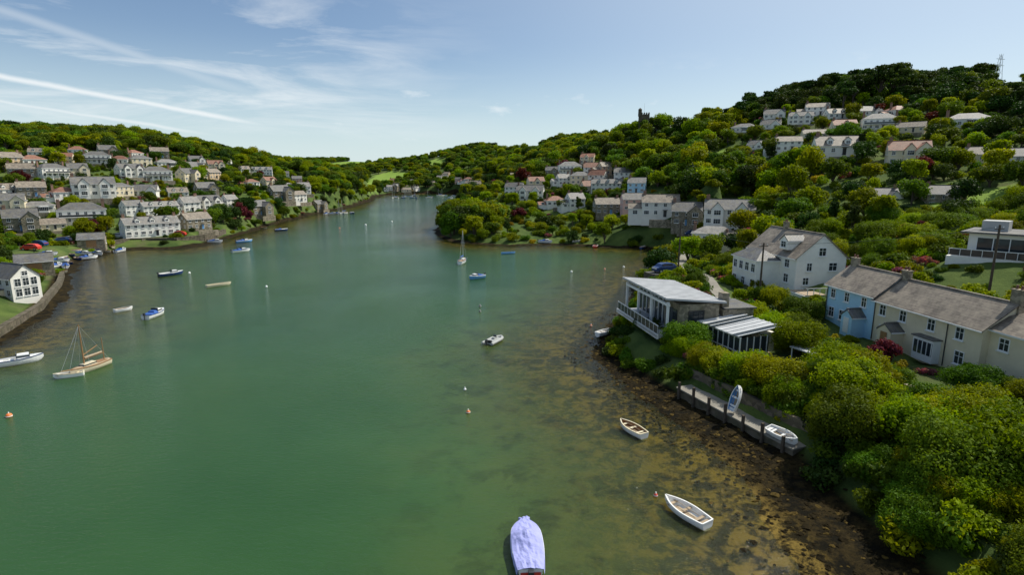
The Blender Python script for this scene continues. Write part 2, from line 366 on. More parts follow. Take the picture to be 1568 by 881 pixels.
def ph(u,v,k,rot=None,sc=1.0,dz=0,base=None):
    g=ground(u,v)
    if g is None or g[2]<.3: return
    x,y,z=g
    if base is None: base=.78 if u<560 else (.78 if u<1130 else .72)
    sc*=base
    for (a,b_,r,_) in HX:
        if (a-x)**2+(b_-y)**2<(8.5*sc)**2: return
    if rot is None: rot=random.uniform(15,80) if u<560 else (random.uniform(-30,25) if u<980 else random.uniform(-55,15))
    if k in (0,1) and random.random()<.22: k=random.choice([8,9,4])
    nm,ms=HV[k]; me=random.choice(ms)
    if k==9 and me.name.startswith('blue'): nm='blue_house'
    put(nm,me,(x,y,z+(.4 if u<1130 else -.2)+dz),rad(rot),sc*random.uniform(.86,1.12)); setp(x,y,max(p.co.x for p in me.vertices)*sc*.85)
hero=[(44,71,6,6),(46,60,8,6),(52,55,6,5),(48,96,8,8),(21.8,77,6,3),(27.8,67,5,5),(47,88,4,6),(71,80,9,9),(30.2,61.6,2.6,2),(46.5,66,4,6),(30.5,112,4,5)]
for h_ in hero: HX.append(h_)

# left village
for t in [(232,362,3,50,1.0),(300,352,4,60),(128,343,7,35,1.1),(35,355,1,40,1.1),(78,353,6,45),(205,330,0,60),(245,330,3,55),(290,326,0,60),(318,322,5,60),(352,318,0,65),(395,332,4,60,1.2),(428,308,4,50,1.3),(455,312,0,60),(487,323,0,70),
 (145,303,5,40,1.35),(100,306,6),(50,303,4),(8,300,2),(185,300,1),(20,325,0),(60,325,2),(272,302,2),(315,302,4),(225,300,6),
 (80,273,7),(35,274,4),(120,272,0),(200,272,5),(240,277,7,45),(285,278,0),(325,275,1),(385,285,6),(412,287,0),(440,290,2),(465,298,0),
 (15,256,1),(50,254,6),(100,252,1),(150,252,7,30),(185,252,6),(215,256,1),(255,256,2),(295,262,6),(330,262,5),(372,264,2),(400,269,3),(435,274,0),(455,282,0),
 (60,240,2),(120,237,6),(165,242,4),(205,242,6),(245,243,0),(300,250,6),(345,254,2)]: ph(*t)
# middle headland village
for t in [(812,308,5,-10,1.1),(788,300,0),(850,317,6,10),(880,320,0),(928,330,4,5),(968,325,9,0),(862,285,0),(888,285,1,0),(930,295,3,-5),(975,298,9),(872,268,7,0,.9),(845,272,4),(905,270,0),(930,270,1),(955,280,0),(820,290,8),(900,252,8),(790,278,4),(905,300,0),(950,312,1),(915,283,0),(875,300,2)]: ph(*t)
# inlet head
for t in [(1010,333,0,-12,1.3),(1050,350,1,-15,1.2),(1115,347,5,-20,1.3),(1092,372,2,-20),(1135,377,6,-30)]: ph(*t)
# right hillside
for t in [(1140,202,2),(1180,197,6),(1225,190,5,-20,1.1),(1280,182,2),(1325,178,6),(1205,232,0,-15,1.2),(1160,228,6),(1278,238,2,-15,1.35),(1245,212,6),(1345,199,7,-25),(1395,203,6),(1388,250,5,-25,1.1,-.6),(1480,195,2,-30,1.2),(1510,247,6,-35,1.1),(1560,262,0,-30),
 (1345,303,6,-15,1.0,-1.3),(1440,306,4,-20,.9,-1.6),(1290,207,8),(1185,182,6),(1250,178,0),(1375,178,6)]: ph(*t)
# far houses
for i in range(26):
    u=random.uniform(590,735) if i<14 else random.uniform(660,730); ph(u,random.uniform(281,296) if i<14 else random.uniform(270,290),random.choice([0,1,4,6]),sc=1.1)

# ---------- terrain mesh
def inpoly(x,y,P):
    c=False;n=len(P)
    for i in range(n):
        a=P[i];b_=P[(i+1)%n]
        if (a[1]>y)!=(b_[1]>y) and x<(b_[0]-a[0])*(y-a[1])/(b_[1]-a[1])+a[0]: c=not c
    return c
FIELDS=[[(1425,298),(1568,283),(1568,312),(1425,322)],[(1505,138),(1530,122),(1568,112),(1568,158),(1530,158)],[(556,284),(575,268),(600,262),(628,266),(622,277),(565,292)],[(492,254),(515,249),(548,246),(590,244),(588,250),(552,255),(518,259)],[(756,226),(790,223),(832,225),(820,232),(770,233)],[(1020,182),(1075,178),(1060,200),(1030,205)],[(1085,232),(1130,225),(1120,262),(1085,262)],[(985,268),(1040,262),(1030,276),(985,280)],[(640,250),(668,243),(690,244),(672,252)]]
def infield(x,y,z):
    if y<60: return False
    u,v=proj(x,y,z)
    return any(inpoly(u,v,P) for P in FIELDS)
me=bpy.data.meshes.new('ground'); 
verts=np.stack([GX.ravel(),GY.ravel(),GZ.ravel()],1)
idx=np.arange(NX*NY).reshape(NY,NX)
q=np.stack([idx[:-1,:-1],idx[:-1,1:],idx[1:,1:],idx[1:,:-1]],-1).reshape(-1,4)
me.from_pydata(verts.tolist(),[],q.tolist())
at=me.attributes.new('shore','FLOAT','POINT'); at.data.foreach_set('value',np.clip(sd-b,-50,50).ravel())
fld=np.zeros(NX*NY)
for i,(x,y,z) in enumerate(verts):
    if 60<y<1900 and abs(x)<y*1.1 and z>1 and infield(x,y,z): fld[i]=1
at=me.attributes.new('field','FLOAT','POINT'); at.data.foreach_set('value',fld)
me.polygons.foreach_set('use_smooth',[True]*len(q))
m,nt,o=newmat('ground_cover'); L=nt.links; p=nd(nt,'ShaderNodeBsdfPrincipled'); p.inputs['Roughness'].default_value=.95; p.inputs['Specular IOR Level'].default_value=.1
pos=nd(nt,'ShaderNodeNewGeometry').outputs['Position']
g=mixc(nt,ramp(nt,noi(nt,pos,.15,6),.35,.65),(.04,.07,.018),(.10,.14,.035))
g=mixc(nt,ramp(nt,noi(nt,pos,.05,8,.7),.55,.7),g,(.11,.10,.055))
fa=nd(nt,'ShaderNodeAttribute',attribute_name='field')
fg=mixc(nt,noi(nt,pos,.05,4),(.14,.23,.035),(.21,.30,.06))
g=mixc(nt,fa.outputs['Fac'],g,fg)
sa=nd(nt,'ShaderNodeAttribute',attribute_name='shore')
wn=ramp(nt,noi(nt,pos,.6,8,.78,.3),.45,.56)
rocky=mixc(nt,wn,(.007,.006,.003),(.034,.024,.008))
rocky=mixc(nt,ramp(nt,noi(nt,pos,3,5,.7),.60,.75),rocky,(.06,.042,.015))
shall=mixc(nt,wn,(.022,.017,.006),(.22,.15,.035))
weed=mixc(nt,mrange(nt,sa.outputs['Fac'],-6.0,-3.5),shall,rocky)
g=mixc(nt,mrange(nt,sa.outputs['Fac'],.4,1.6),weed,g)
sand=mixc(nt,ramp(nt,noi(nt,pos,.3,7,.72,.3),.45,.6),(.03,.035,.012),(.19,.15,.05))
g=mixc(nt,mrange(nt,sa.outputs['Fac'],-14,-28),g,sand)
L.new(g,p.inputs['Base Color']); bp=nd(nt,'ShaderNodeBump'); bp.inputs['Strength'].default_value=.9; bp.inputs['Distance'].default_value=.25; L.new(noi(nt,pos,1.6,8,.75),bp.inputs['Height']); L.new(bp.outputs[0],p.inputs['Normal'])
L.new(p.outputs[0],o.inputs[0]); me.materials.append(m); put('ground',me)

# ---------- water
kx=slice(None,None,2)
wx=GX[kx,kx];wy=GY[kx,kx]; ws=sd[kx,kx]; ny,nx=wx.shape
ii=np.arange(nx*ny).reshape(ny,nx); near=ws<8
cell=near[:-1,:-1]|near[1:,1:]|near[1:,:-1]|near[:-1,1:]
q=np.stack([ii[:-1,:-1],ii[:-1,1:],ii[1:,1:],ii[1:,:-1]],-1)[cell]
me=bpy.data.meshes.new('river_water'); me.from_pydata(np.stack([wx.ravel(),wy.ravel(),wx.ravel()*0],1).tolist(),[],q.tolist())
at=me.attributes.new('depth','FLOAT','POINT'); at.data.foreach_set('value',np.clip(-ws,0,60).ravel())
m,nt,o=newmat('river_water'); L=nt.links
pos=nd(nt,'ShaderNodeNewGeometry').outputs['Position']
mp=nd(nt,'ShaderNodeMapping'); mp.inputs['Scale'].default_value=(1,1.9,1); mp.inputs['Rotation'].default_value=(0,0,rad(25)); L.new(pos,mp.inputs[0])
w1=noi(nt,mp.outputs[0],1.3,3,.55,.3); w2=noi(nt,mp.outputs[0],6,3,.6)
big=ramp(nt,noi(nt,pos,.02,4,.55,.4),.3,.7)
hgtn=math_(nt,'MULTIPLY',math_(nt,'ADD',math_(nt,'MULTIPLY',w1,.10),math_(nt,'MULTIPLY',w2,.052)),math_(nt,'ADD',math_(nt,'MULTIPLY',big,.9),.5))
bp=nd(nt,'ShaderNodeBump'); bp.inputs['Strength'].default_value=.8; bp.inputs['Distance'].default_value=1; L.new(hgtn,bp.inputs['Height'])
da=nd(nt,'ShaderNodeAttribute',attribute_name='depth')
dn=math_(nt,'ADD',da.outputs['Fac'],math_(nt,'MULTIPLY',math_(nt,'SUBTRACT',noi(nt,pos,.10,5,.6),.5),18))
op=mrange(nt,da.outputs['Fac'],-1,24,.03,1)
c=mixc(nt,ramp(nt,noi(nt,pos,.018,5,.6,.3),.35,.65),(.019,.062,.017),(.036,.092,.028))
c=mixc(nt,mrange(nt,dn,32,4),c,(.075,.098,.022))
wb=math_(nt,'MULTIPLY',ramp(nt,noi(nt,pos,.22,8,.74,.25),.50,.60),mrange(nt,da.outputs['Fac'],34,8,0,.7))
c=mixc(nt,wb,c,(.011,.024,.008))
df=nd(nt,'ShaderNodeBsdfDiffuse'); L.new(c,df.inputs[0])
trn=nd(nt,'ShaderNodeBsdfTransparent'); trn.inputs[0].default_value=(.84,.86,.5,1)
mx=nd(nt,'ShaderNodeMixShader'); L.new(op,mx.inputs[0]); L.new(trn.outputs[0],mx.inputs[1]); L.new(df.outputs[0],mx.inputs[2])
gl=nd(nt,'ShaderNodeBsdfGlossy'); gl.inputs['Roughness'].default_value=.08; L.new(bp.outputs[0],gl.inputs['Normal'])
fr=nd(nt,'ShaderNodeFresnel'); fr.inputs[0].default_value=1.33; L.new(bp.outputs[0],fr.inputs['Normal'])
mx2=nd(nt,'ShaderNodeMixShader'); L.new(fr.outputs[0],mx2.inputs[0]); L.new(mx.outputs[0],mx2.inputs[1]); L.new(gl.outputs[0],mx2.inputs[2]); L.new(mx2.outputs[0],o.inputs[0])
me.materials.append(m); put('river_water',me)

# ---------- foliage prototypes
def tree_mesh(name,R,Hc,th,nl,leaf,nlobe,lm,seed,flat=1.0,cone=False,trunk=True):
    r=np.random.default_rng(seed); b=MB()
    lobes=[]
    for i in range(nlobe):
        a=r.uniform(0,2*math.pi); q=math.sqrt(r.uniform(0,1))*.66*R; zz=th+Hc*(.25+.6*r.uniform(0,1)*(1-.5*q/R))
        rr=R*r.uniform(.27,.48)
        if cone: q*=1-(zz-th)/Hc*.8; rr*=1-.5*(zz-th)/Hc
        lobes.append((q*math.cos(a),q*math.sin(a),zz,rr,rr*flat*r.uniform(.7,.95)))
    if trunk:
        b.cyl((0,0,-1),(0,0,th+Hc*.35),R*.075,R*.045,'trunk',7)
        for l in lobes[:6]: b.cyl((0,0,th*.8),(l[0],l[1],l[2]),R*.035,R*.012,'trunk',5,False)
    lob=np.array(lobes); vol=lob[:,3]**2; k=r.choice(nlobe,nl,p=vol/vol.sum()); l=lob[k]
    d=r.normal(size=(nl,3)); d[:,2]=d[:,2]*.9+.25; d/=np.linalg.norm(d,axis=1)[:,None]
    rr=r.uniform(.55,1.1,nl)**.7
    bumpy=1+.25*np.sin(d[:,0]*7+k)*np.cos(d[:,1]*6+k*2)
    C=l[:,:3]+d*np.stack([l[:,3],l[:,3],l[:,4]],1)*(rr*bumpy)[:,None]
    C[:,2]=np.maximum(C[:,2],.1)
    N=d*.85+r.normal(size=(nl,3))*.55; N/=np.linalg.norm(N,axis=1)[:,None]
    U=np.cross(N,r.normal(size=(nl,3))); U/=np.linalg.norm(U,axis=1)[:,None]; V=np.cross(N,U)
    s=leaf*r.uniform(.55,1.25,nl)[:,None]
    v0=C-U*s; v1=C-V*s*.55+N*s*.2; v2=C+U*s; v3=C+V*s*.55-N*s*.1
    vv=np.stack([v0,v1,v2,v3],1).reshape(-1,3); ff=(np.arange(nl*4).reshape(-1,4))
    vs=b.v+vv.tolist(); fs=b.f+(ff+len(b.v)).tolist()
    me=bpy.data.meshes.new(name); me.from_pydata(vs,[],fs); 
    mats=(['trunk'] if trunk else [])+[lm]
    for k_ in mats: me.materials.append(M[k_])
    me.polygons.foreach_set('material_index',[0]*len(b.f)+[len(mats)-1]*nl)
    me.update(); return me
protos=bpy.data.collections.new('foliage_prototypes')
PN=[]
def proto(nm,*a,**k):
    o=bpy.data.objects.new('%02d_%s'%(len(PN),nm),tree_mesh(nm,*a,**k)); protos.objects.link(o); PN.append(nm)
proto('oak',4,7.0,1.6,3000,.36,14,'leafA',1)
proto('oak',4.4,6.4,1.8,3000,.36,15,'leafA',2)
proto('ash',3.6,8.0,1.8,2800,.34,13,'leafB',3)
proto('sycamore',4.6,7.0,1.4,3200,.36,16,'leafB',4)
proto('pine',4.2,6.5,3.5,2400,.34,9,'leafD',5,flat=.6)
proto('holm_oak',4.2,7.0,1.2,3000,.36,15,'leafD',6)
proto('copper_beech',4,7,1.2,2600,.40,12,'leafR',7)
proto('conifer',2.2,9,1.0,2200,.34,14,'leafD',8,cone=True)
proto('bush',1.7,1.7,.0,1700,.16,9,'leafA',9,trunk=False)
proto('bush',1.8,2.0,.0,1700,.16,10,'leafB',10,trunk=False)
proto('bush',1.6,1.8,.0,1500,.16,9,'leafD',11,trunk=False)
proto('blossom_bush',1.5,1.5,0,1300,.15,6,'leafP',12,trunk=False)
proto('golden_bush',1.5,1.6,0,1300,.15,6,'leafY',13,trunk=False)
proto('near_tree',3.0,4.4,.4,18000,.115,24,'leafB',14)
proto('near_tree',3.2,4.6,.4,19000,.115,26,'leafA',15)
proto('near_tree',2.8,4.0,.3,17000,.11,22,'leafB',16)
def scatter(name,pts):
    if not pts: return
    me=bpy.data.meshes.new(name); me.from_pydata([p[:3] for p in pts],[],[])
    a=me.attributes.new('idx','INT','POINT'); a.data.foreach_set('value',[p[3] for p in pts])
    a=me.attributes.new('rot','FLOAT_VECTOR','POINT'); a.data.foreach_set('vector',[c for p in pts for c in (random.uniform(-.1,.1),random.uniform(-.1,.1),random.uniform(0,6.28))])
    a=me.attributes.new('scl','FLOAT_VECTOR','POINT'); a.data.foreach_set('vector',[c for p in pts for c in (p[4]*random.uniform(.8,1.2),p[4]*random.uniform(.8,1.2),p[4]*(p[5] if len(p)>5 else random.uniform(.8,1.15)))])
    ob=put(name,me)
    ng=bpy.data.node_groups.new(name+'_instancing','GeometryNodeTree')
    ng.interface.new_socket('Geometry',in_out='INPUT',socket_type='NodeSocketGeometry'); ng.interface.new_socket('Geometry',in_out='OUTPUT',socket_type='NodeSocketGeometry')
    gi=ng.nodes.new('NodeGroupInput'); go=ng.nodes.new('NodeGroupOutput'); ip=ng.nodes.new('GeometryNodeInstanceOnPoints')
    ci=ng.nodes.new('GeometryNodeCollectionInfo'); ci.inputs['Collection'].default_value=protos; ci.inputs['Separate Children'].default_value=True; ci.inputs['Reset Children'].default_value=True
    def na(nm,t):
        x=ng.nodes.new('GeometryNodeInputNamedAttribute'); x.data_type=t; x.inputs['Name'].default_value=nm
        return [s_ for s_ in x.outputs if s_.enabled and s_.name=='Attribute'][0]
    er=ng.nodes.new('FunctionNodeEulerToRotation')
    l=ng.links; l.new(gi.outputs[0],ip.inputs['Points']); l.new(ci.outputs[0],ip.inputs['Instance']); ip.inputs['Pick Instance'].default_value=True
    l.new(na('idx','INT'),ip.inputs['Instance Index']); l.new(na('rot','FLOAT_VECTOR'),er.inputs[0]); l.new(er.outputs[0],ip.inputs['Rotation']); l.new(na('scl','FLOAT_VECTOR'),ip.inputs['Scale'])
    l.new(ip.outputs[0],go.inputs[0])
    md=ob.modifiers.new('instances','NODES'); md.node_group=ng
BIG=[[(930,240),(940,212),(1000,200),(1110,190),(1135,262),(1240,268),(1230,308),(1130,308),(1060,302),(990,290),(940,270)],
 [(1100,195),(1150,175),(1270,135),(1500,125),(1568,150),(1568,180),(1430,170),(1300,160),(1200,175),(1120,195)],
 [(0,232),(0,180),(200,190),(330,225),(490,255),(490,270),(400,258),(260,236),(100,228)],
 [(475,268),(560,268),(565,300),(520,312),(480,300)],[(665,345),(700,325),(770,332),(765,362),(690,368)],
 [(740,215),(930,205),(930,245),(860,252),(830,270),(780,280),(740,260)],[(930,250),(985,270),(985,292),(950,285)]]
DARK=[BIG[1],[(1380,200),(1568,215),(1568,250),(1400,240)],[(1250,360),(1300,320),(1340,330),(1330,370)]]
forest=[];garden=[];shrub=[]
PATHS=[((39.8,20),(39.5,40),1.9),((39.5,40),(38.5,50),1.9),((33,84),(36,104),1.3),((36,104),(36,125),1.5),((36,125),(50,160),1.6),((50,160),(54,182),1.8),((20.5,86),(33,84),1.2)]
def pathd(x,y):
    for a,b_,w_ in PATHS:
        ex,ey=b_[0]-a[0],b_[1]-a[1]; t=max(0,min(1,((x-a[0])*ex+(y-a[1])*ey)/(ex*ex+ey*ey)))
        if math.hypot(x-a[0]-ex*t,y-a[1]-ey*t)<w_+1.0: return True
    return False
def hx(x,y):
    """0 free, 1 in footprint, 2 just in front of a house"""
    res=0
    for (a,b_,r,fl) in HX:
        dx=x-a;dy=y-b_
        if abs(dx)>40 or abs(dy)>40: continue
        dd=dx*dx+dy*dy
        if dd<(r*.62+1.8)**2: return 1
        n_=math.hypot(a,b_); ux,uy=-a/n_,-b_/n_
        t=dx*ux+dy*uy
        if 0<t<fl+r*.5 and abs(dx*uy-dy*ux)<r+.8: res=2
    return res
def cand(y0,y1,sp,xm=1.12,smin=2.2):
    Y=np.arange(y0,y1,sp); out=[]
    for y in Y:
        X=np.arange(-y*xm-30,y*xm+30,sp)
        out.append(np.stack([X+rng.uniform(-.5,.5,X.size)*sp,y+rng.uniform(-.5,.5,X.size)*sp],1))
    P=np.concatenate(out); s_=sdist(P[:,0],P[:,1]); P=P[s_>smin]; s_=s_[s_>smin]; z=hgt(P[:,0],P[:,1])
    return np.column_stack([P,z,s_])
for x,y,z,s_ in cand(550,1900,11.5):
    if infield(x,y,z) or hx(x,y): continue
    forest.append((x,y,z-1.2,random.choice([0,1,1,2,3,5,0]),random.uniform(.9,1.7)))
for x,y,z,s_ in cand(118,550,4.2):
    if infield(x,y,z): continue
    hxx=hx(x,y)
    if hxx==1: continue
    if x<-70 and y<215 and s_<15 and random.random()<.7: continue
    u,v=proj(x,y,z); big_=any(inpoly(u,v,P) for P in BIG); dk=any(inpoly(u,v,P) for P in DARK)
    if pathd(x,y): continue
    rr=random.random()
    if hxx==2:
        if rr<.8: garden.append((x,y,z-.3,random.choice([8,9,10,8,9,11]),random.uniform(.45,1.1)))
        continue
    if big_ :
        if rr<.58: forest.append((x,y,z-.8,random.choice([4,4,5,5,0]) if dk else random.choice([0,1,2,3,5,0]),random.uniform(.7,1.35)))
        else: garden.append((x,y,z-.3,random.choice([8,9,10]),random.uniform(1,1.6)))
    else:
        if rr<(.20 if x<0 else .32): forest.append((x,y,z-.5,random.choice([0,1,2,3,2,5,7,6] if random.random()<.3 else [0,1,5,3,2,5]),random.uniform(.38,.95)))
        elif rr<.88: garden.append((x,y,z-.3,random.choice([8,9,10,8,9,9,8,12,11] if random.random()<.4 else [8,9,10,8,9]),random.uniform(.6,1.6)))
for x,y,z,s_ in cand(22,118,1.9,1.15):
    if x<0 and (s_<9 or random.random()<.6): continue
    if infield(x,y,z) or pathd(x,y): continue
    if s_<np.interp(y,BY,BB)+.5: continue
    hxx=hx(x,y)
    if hxx==1: continue
    if 17<x<27 and 68<y<86 and s_>5: continue
    qx,qy=x-17.9,y-58.4; qt=qx*.373-qy*.928; qo=qx*.928+qy*.373
    if -1<qt<16 and qo<3.0: continue
    rr=random.random()
    bank=s_<np.interp(y,BY,BB)+4.5
    if bank and x>0:
        shrub.append((x,y,z-.4,random.choice([8,10,9,8]),random.uniform(.7,1.05) if y>57 else random.uniform(.8,1.3)))
        if y<56 and rr<.5: shrub.append((x+.5,y,z-.4,random.choice([13,14,14,15]),random.uniform(.45,.7)))
        continue
    if x>0 and y<57 and x<35.5:
        if rr<.42: shrub.append((x,y,z-.6,random.choice([13,14,13,15]),random.uniform(.5,1.05)))
        elif rr<.75: shrub.append((x,y,z-.4,random.choice([8,9,10]),random.uniform(.8,1.4)))
        continue
    if hxx==2:
        if rr<.6: shrub.append((x,y,z-.25,random.choice([8,9,9,10,8,12,11]),random.uniform(.4,.8)))
        continue
    if x>42 and y<50:
        shrub.append((x,y,z-.5,random.choice([14,13,8,9]),random.uniform(.5,.85))); continue
    if rr<.12: shrub.append((x,y,z-.5,random.choice([13,14,15,14]),random.uniform(.55,1.05)))
    elif rr<.86: shrub.append((x,y,z-.35,random.choice([8,9,10,9,8,9,11]) ,random.uniform(.6,1.25)))
QA=Vector((17.9,58.4));QB=Vector((23.6,44.2)); qd=(QB-QA).normalized(); qn=Vector((-qd.y,qd.x))
if qn.x<0: qn=-qn
for i in range(70):
    t=random.uniform(-1.5,17); p_=QA+qd*t+qn*random.uniform(3.1,3.9)
    shrub.append((p_.x,p_.y,random.uniform(1.3,2.9),random.choice([8,10,8,9]),random.uniform(.4,.7)))
for i in range(30):
    t=random.uniform(-2,18); p_=QA+qd*t+qn*random.uniform(4.2,5.6)
    shrub.append((p_.x,p_.y,float(hgt(p_.x,p_.y))-.3,random.choice([13,14,15,8]),random.uniform(.45,.75)))
for i in range(70):
    t=random.uniform(-8.5,9); a_=rad(-80.5); off=random.uniform(-4.6,-2.6)
    x=22.3+math.cos(a_)*t-math.sin(a_)*off; y=77.3+math.sin(a_)*t+math.cos(a_)*off
    shrub.append((x,y,min(3.0,float(hgt(x,y))+random.uniform(-.3,1.2)),random.choice([8,10,9]),random.uniform(.5,.8)))
scatter('woodland',forest); scatter('garden_shrubs',garden); scatter('bank_shrubs',shrub)
def tree(name,u,v,k,sc,zs=1):
    g=ground(u,v)
    if g: o_=put(name,[o for o in protos.objects if o.name.startswith('%02d_'%k)][0].data,(g[0],g[1],g[2]-.3),random.uniform(0,6),sc)
for t in [('pine_tree',1305,165,4,1.6),('pine_tree',1345,160,4,1.9),('pine_tree',1375,160,4,1.7),('pine_tree',1290,172,4,1.5),('pine_tree',1330,158,4,1.7),('pine_tree',1365,157,4,1.9),('oak_tree',1125,195,2,1.2),('oak_tree',1240,165,5,1.3),
 ('oak_tree',1150,300,5,1.5),('oak_tree',1185,305,3,1.3),('oak_tree',970,275,1,1.4),('oak_tree',1060,270,3,1.4),('oak_tree',1005,270,0,1.4),('copper_beech_tree',800,284,6,1.3),('oak_tree',1240,330,3,.9),('conifer_tree',1305,365,7,1.0),('conifer_tree',1275,350,7,.9),('oak_tree',380,325,5,1.0),('oak_tree',1350,345,2,.8),
 ('copper_beech_tree',1385,368,6,.42),('copper_beech_tree',1410,362,6,.4),('oak_tree',1170,372,3,.8),('oak_tree',1215,345,1,.9),('conifer_tree',690,338,7,.8),('oak_tree',740,350,5,.9),('oak_tree',460,300,5,1.0),('oak_tree',1320,250,5,.9),('oak_tree',1435,225,5,1.0),('oak_tree',1300,215,0,.9),('oak_tree',1530,215,5,1.0),('oak_tree',1180,240,1,.9),('oak_tree',1430,265,1,.9),
 ('oak_tree',1305,312,5,.8),('oak_tree',1395,315,0,.8),('oak_tree',1475,312,5,.75),('oak_tree',960,205,5,1.2),('oak_tree',1012,203,5,1.1),('oak_tree',990,212,0,1.1),('oak_tree',1460,345,5,.7)]: tree(*t)
nt_=[o for o in protos.objects if o.name.startswith('13_') or o.name.startswith('14_') or o.name.startswith('15_')]
for i,(x,y,s_) in enumerate([(33,63,.95),(36,70,.7),(34.5,52,1.05),(30.5,48.5,1.1),(27.5,43,1.05),(31,40,1.2),(33,34.5,1.25),(29.5,35,1.1),(36,58,.75)]):
    put('garden_tree',nt_[i%3].data,(x,y,float(hgt(x,y))-.4),i*1.3,s_)
for x,y,s_ in [(39.6,58,.55),(40.6,60,.45)]: put('red_acer_tree',[o for o in protos.objects if o.name.startswith('06_')][0].data,(x,y,float(hgt(x,y))-.3),x,s_*.7)

# ---------- paths / lane
def strip(name,pts,w,k,off=.12):
    b=MB(); vs=[]
    P=[Vector(p) for p in pts]; Q=[]
    for a,c_ in zip(P,P[1:]):
        n_=max(2,int((c_-a).length/1.5)); Q+=[a.lerp(c_,i/n_) for i in range(n_)]
    Q.append(P[-1])
    for i,p_ in enumerate(Q):
        t=(Q[min(i+1,len(Q)-1)]-Q[max(i-1,0)]).normalized(); nrm=Vector((-t.y,t.x)); z=float(max(hgt(p_.x+nrm.x*w/2,p_.y+nrm.y*w/2),hgt(p_.x-nrm.x*w/2,p_.y-nrm.y*w/2),hgt(p_.x,p_.y)))+off
        for s_ in (-1,1): vs.append((p_.x+nrm.x*w/2*s_,p_.y+nrm.y*w/2*s_,z))
        for s_ in (-1,1): vs.append((p_.x+nrm.x*w/2*s_,p_.y+nrm.y*w/2*s_,z-1.2))
    fs=[]
    for i in range(len(Q)-1):
        a=i*4;c_=a+4; fs+=[(a,c_,c_+1,a+1),(a,a+2,c_+2,c_),(a+1,c_+1,c_+3,a+3)]
    b.add(vs,fs,k); return put(name,b.mesh(name))
strip('lane',[(40,20),(39.8,40),(38.5,50)],3.2,'asph')
strip('footpath',[(20.5,86.5),(33,85),(36,104),(36,125),(50,160),(54,182)],2.2,'conc')
def wall(name,pts,h,t,k,zb=None):
    b=MB()
    for i,(a,c_) in enumerate(zip(pts,pts[1:])):
        a=Vector(a);c_=Vector(c_); n_=max(1,int((c_-a).length/3))
        for j in range(n_):
            p_=a.lerp(c_,j/n_);q_=a.lerp(c_,(j+1)/n_); mid=(p_+q_)/2; z=float(hgt(mid.x,mid.y)) if zb is None else zb
            ang=math.atan2((q_-p_).y,(q_-p_).x); Mx=Matrix.Translation((mid.x,mid.y,0))@Matrix.Rotation(ang,4,'Z')
            hj=h+random.uniform(-.04,.04); ln=(q_-p_).length+.0
            b.box((0,0,(z-1.5+z+hj)/2),(ln,t,hj+1.5),k,Mx); b.box((0,0,z+hj+.05),(ln,t+.12,.1),k,Mx)
    return put(name,b.mesh(name))
wall('garden_wall',[(37.6,24),(37.6,40),(36.6,50)],1.0,.4,'stone')
wl=[atz(*p) for p in [(345,362),(312,372),(270,377),(200,378),(172,382)]]
wall('quay_wall',wl,2.8,1.0,'dstone',0)
wl=[atz(*p) for p in [(5,520),(72,477),(100,440),(104,425)]]
wall('quay_wall',[(a-1.2,b_) for a,b_ in wl],1.2,.8,'dstone',0.1)
wall('terrace_wall',[(-101,112),(-113,128),(-126,148),(-140,168)],1.9,.6,'stone',1.0)
wall('terrace_wall',[(-112,104),(-124,122),(-138,142),(-152,160)],2.2,.6,'stone',3.0)
wall('stone_wall',[atz(*p) for p in [(1020,374),(960,371),(905,369)]],1.2,.6,'dstone',.8)
# ---------- quay on the right with piles
b=MB(); dv=(QB-QA); ang=math.atan2(dv.y,dv.x); mid=(QA+QB)/2
Mx=Matrix.Translation((mid.x+1.1,mid.y+.4,0))@Matrix.Rotation(ang,4,'Z')
b.box((0,0,.35),(dv.length,2.3,1.9),'dstone',Mx); b.box((0,0,1.36),(dv.length+.1,2.5,.12),'conc',Mx)
for i in range(7):
    x=-dv.length/2+.6+i*2.3; b.box((x,-1.36,.9),(.22,.22,2.6+.4*(i%2)),'trunk',Mx)
b.box((-1,1.6,1.4),(dv.length+4,.5,2.9),'dstone',Mx)
put('stone_quay',b.mesh('stone_quay'))

# ---------- hero houses
b=MB(); # blue cottage
w,d,h,rh=8.6,6.6,5.0,2.4
block(b,w,d,h,rh,'blue','bslate')
for x in (-3,-.4,2.6): win(b,side(w,d,'f',x,3.9),.75,1.1)
for x in (-3,-1): win(b,side(w,d,'f',x,1.4),.9,1.2)
block(b,1.8,1.9,2.1,.8,'blue','slate','gable',.15,.5,2.2,-d/2-.9,0,True); b.box((2.2,-d/2-1.83,1.0),(.9,.06,1.9),'frame'); 
b.box((.5,-d/2-.03,1.1),(.95,.08,2.1),'navy')
for x in (-1.6,1.6): win(b,side(w,d,'l',x,3.9),.8,1.1)
b.cyl((-4.1,-d/2-.08,0),(-4.1,-d/2-.08,4.8),.05,.05,'dark',6)
chim(b,-3.8,0,h,h+rh+1.0,'stone')
put('blue_cottage',b.mesh('blue_cottage'),(46.35,71.3,4.7),rad(-83))
b=MB(); w=14.0
block(b,w,d,h-.1,2.35,'cream','bslate')
for x in (-5.6,-2.6,1.2,4.6): win(b,side(w,d,'f',x,3.85),.85,1.15)
for x in (-5.3,4.9): win(b,side(w,d,'f',x,1.4),.95,1.25)
for x in (-6.8,3.2): b.cyl((x,-d/2-.08,0),(x,-d/2-.08,4.7),.05,.05,'dark',6)
b.box((1.4,-d/2-.45,1.25),(2.6,.9,2.5),'frame'); b.box((1.4,-d/2-.47,1.45),(2.4,.92,1.4),'glass')
for i in range(5): b.box((1.4-1.15+i*.575,-d/2-.95,1.45),(.07,.06,1.4),'frame')
b.box((1.4,-d/2-.5,2.56),(2.9,1.2,.12),'slate')
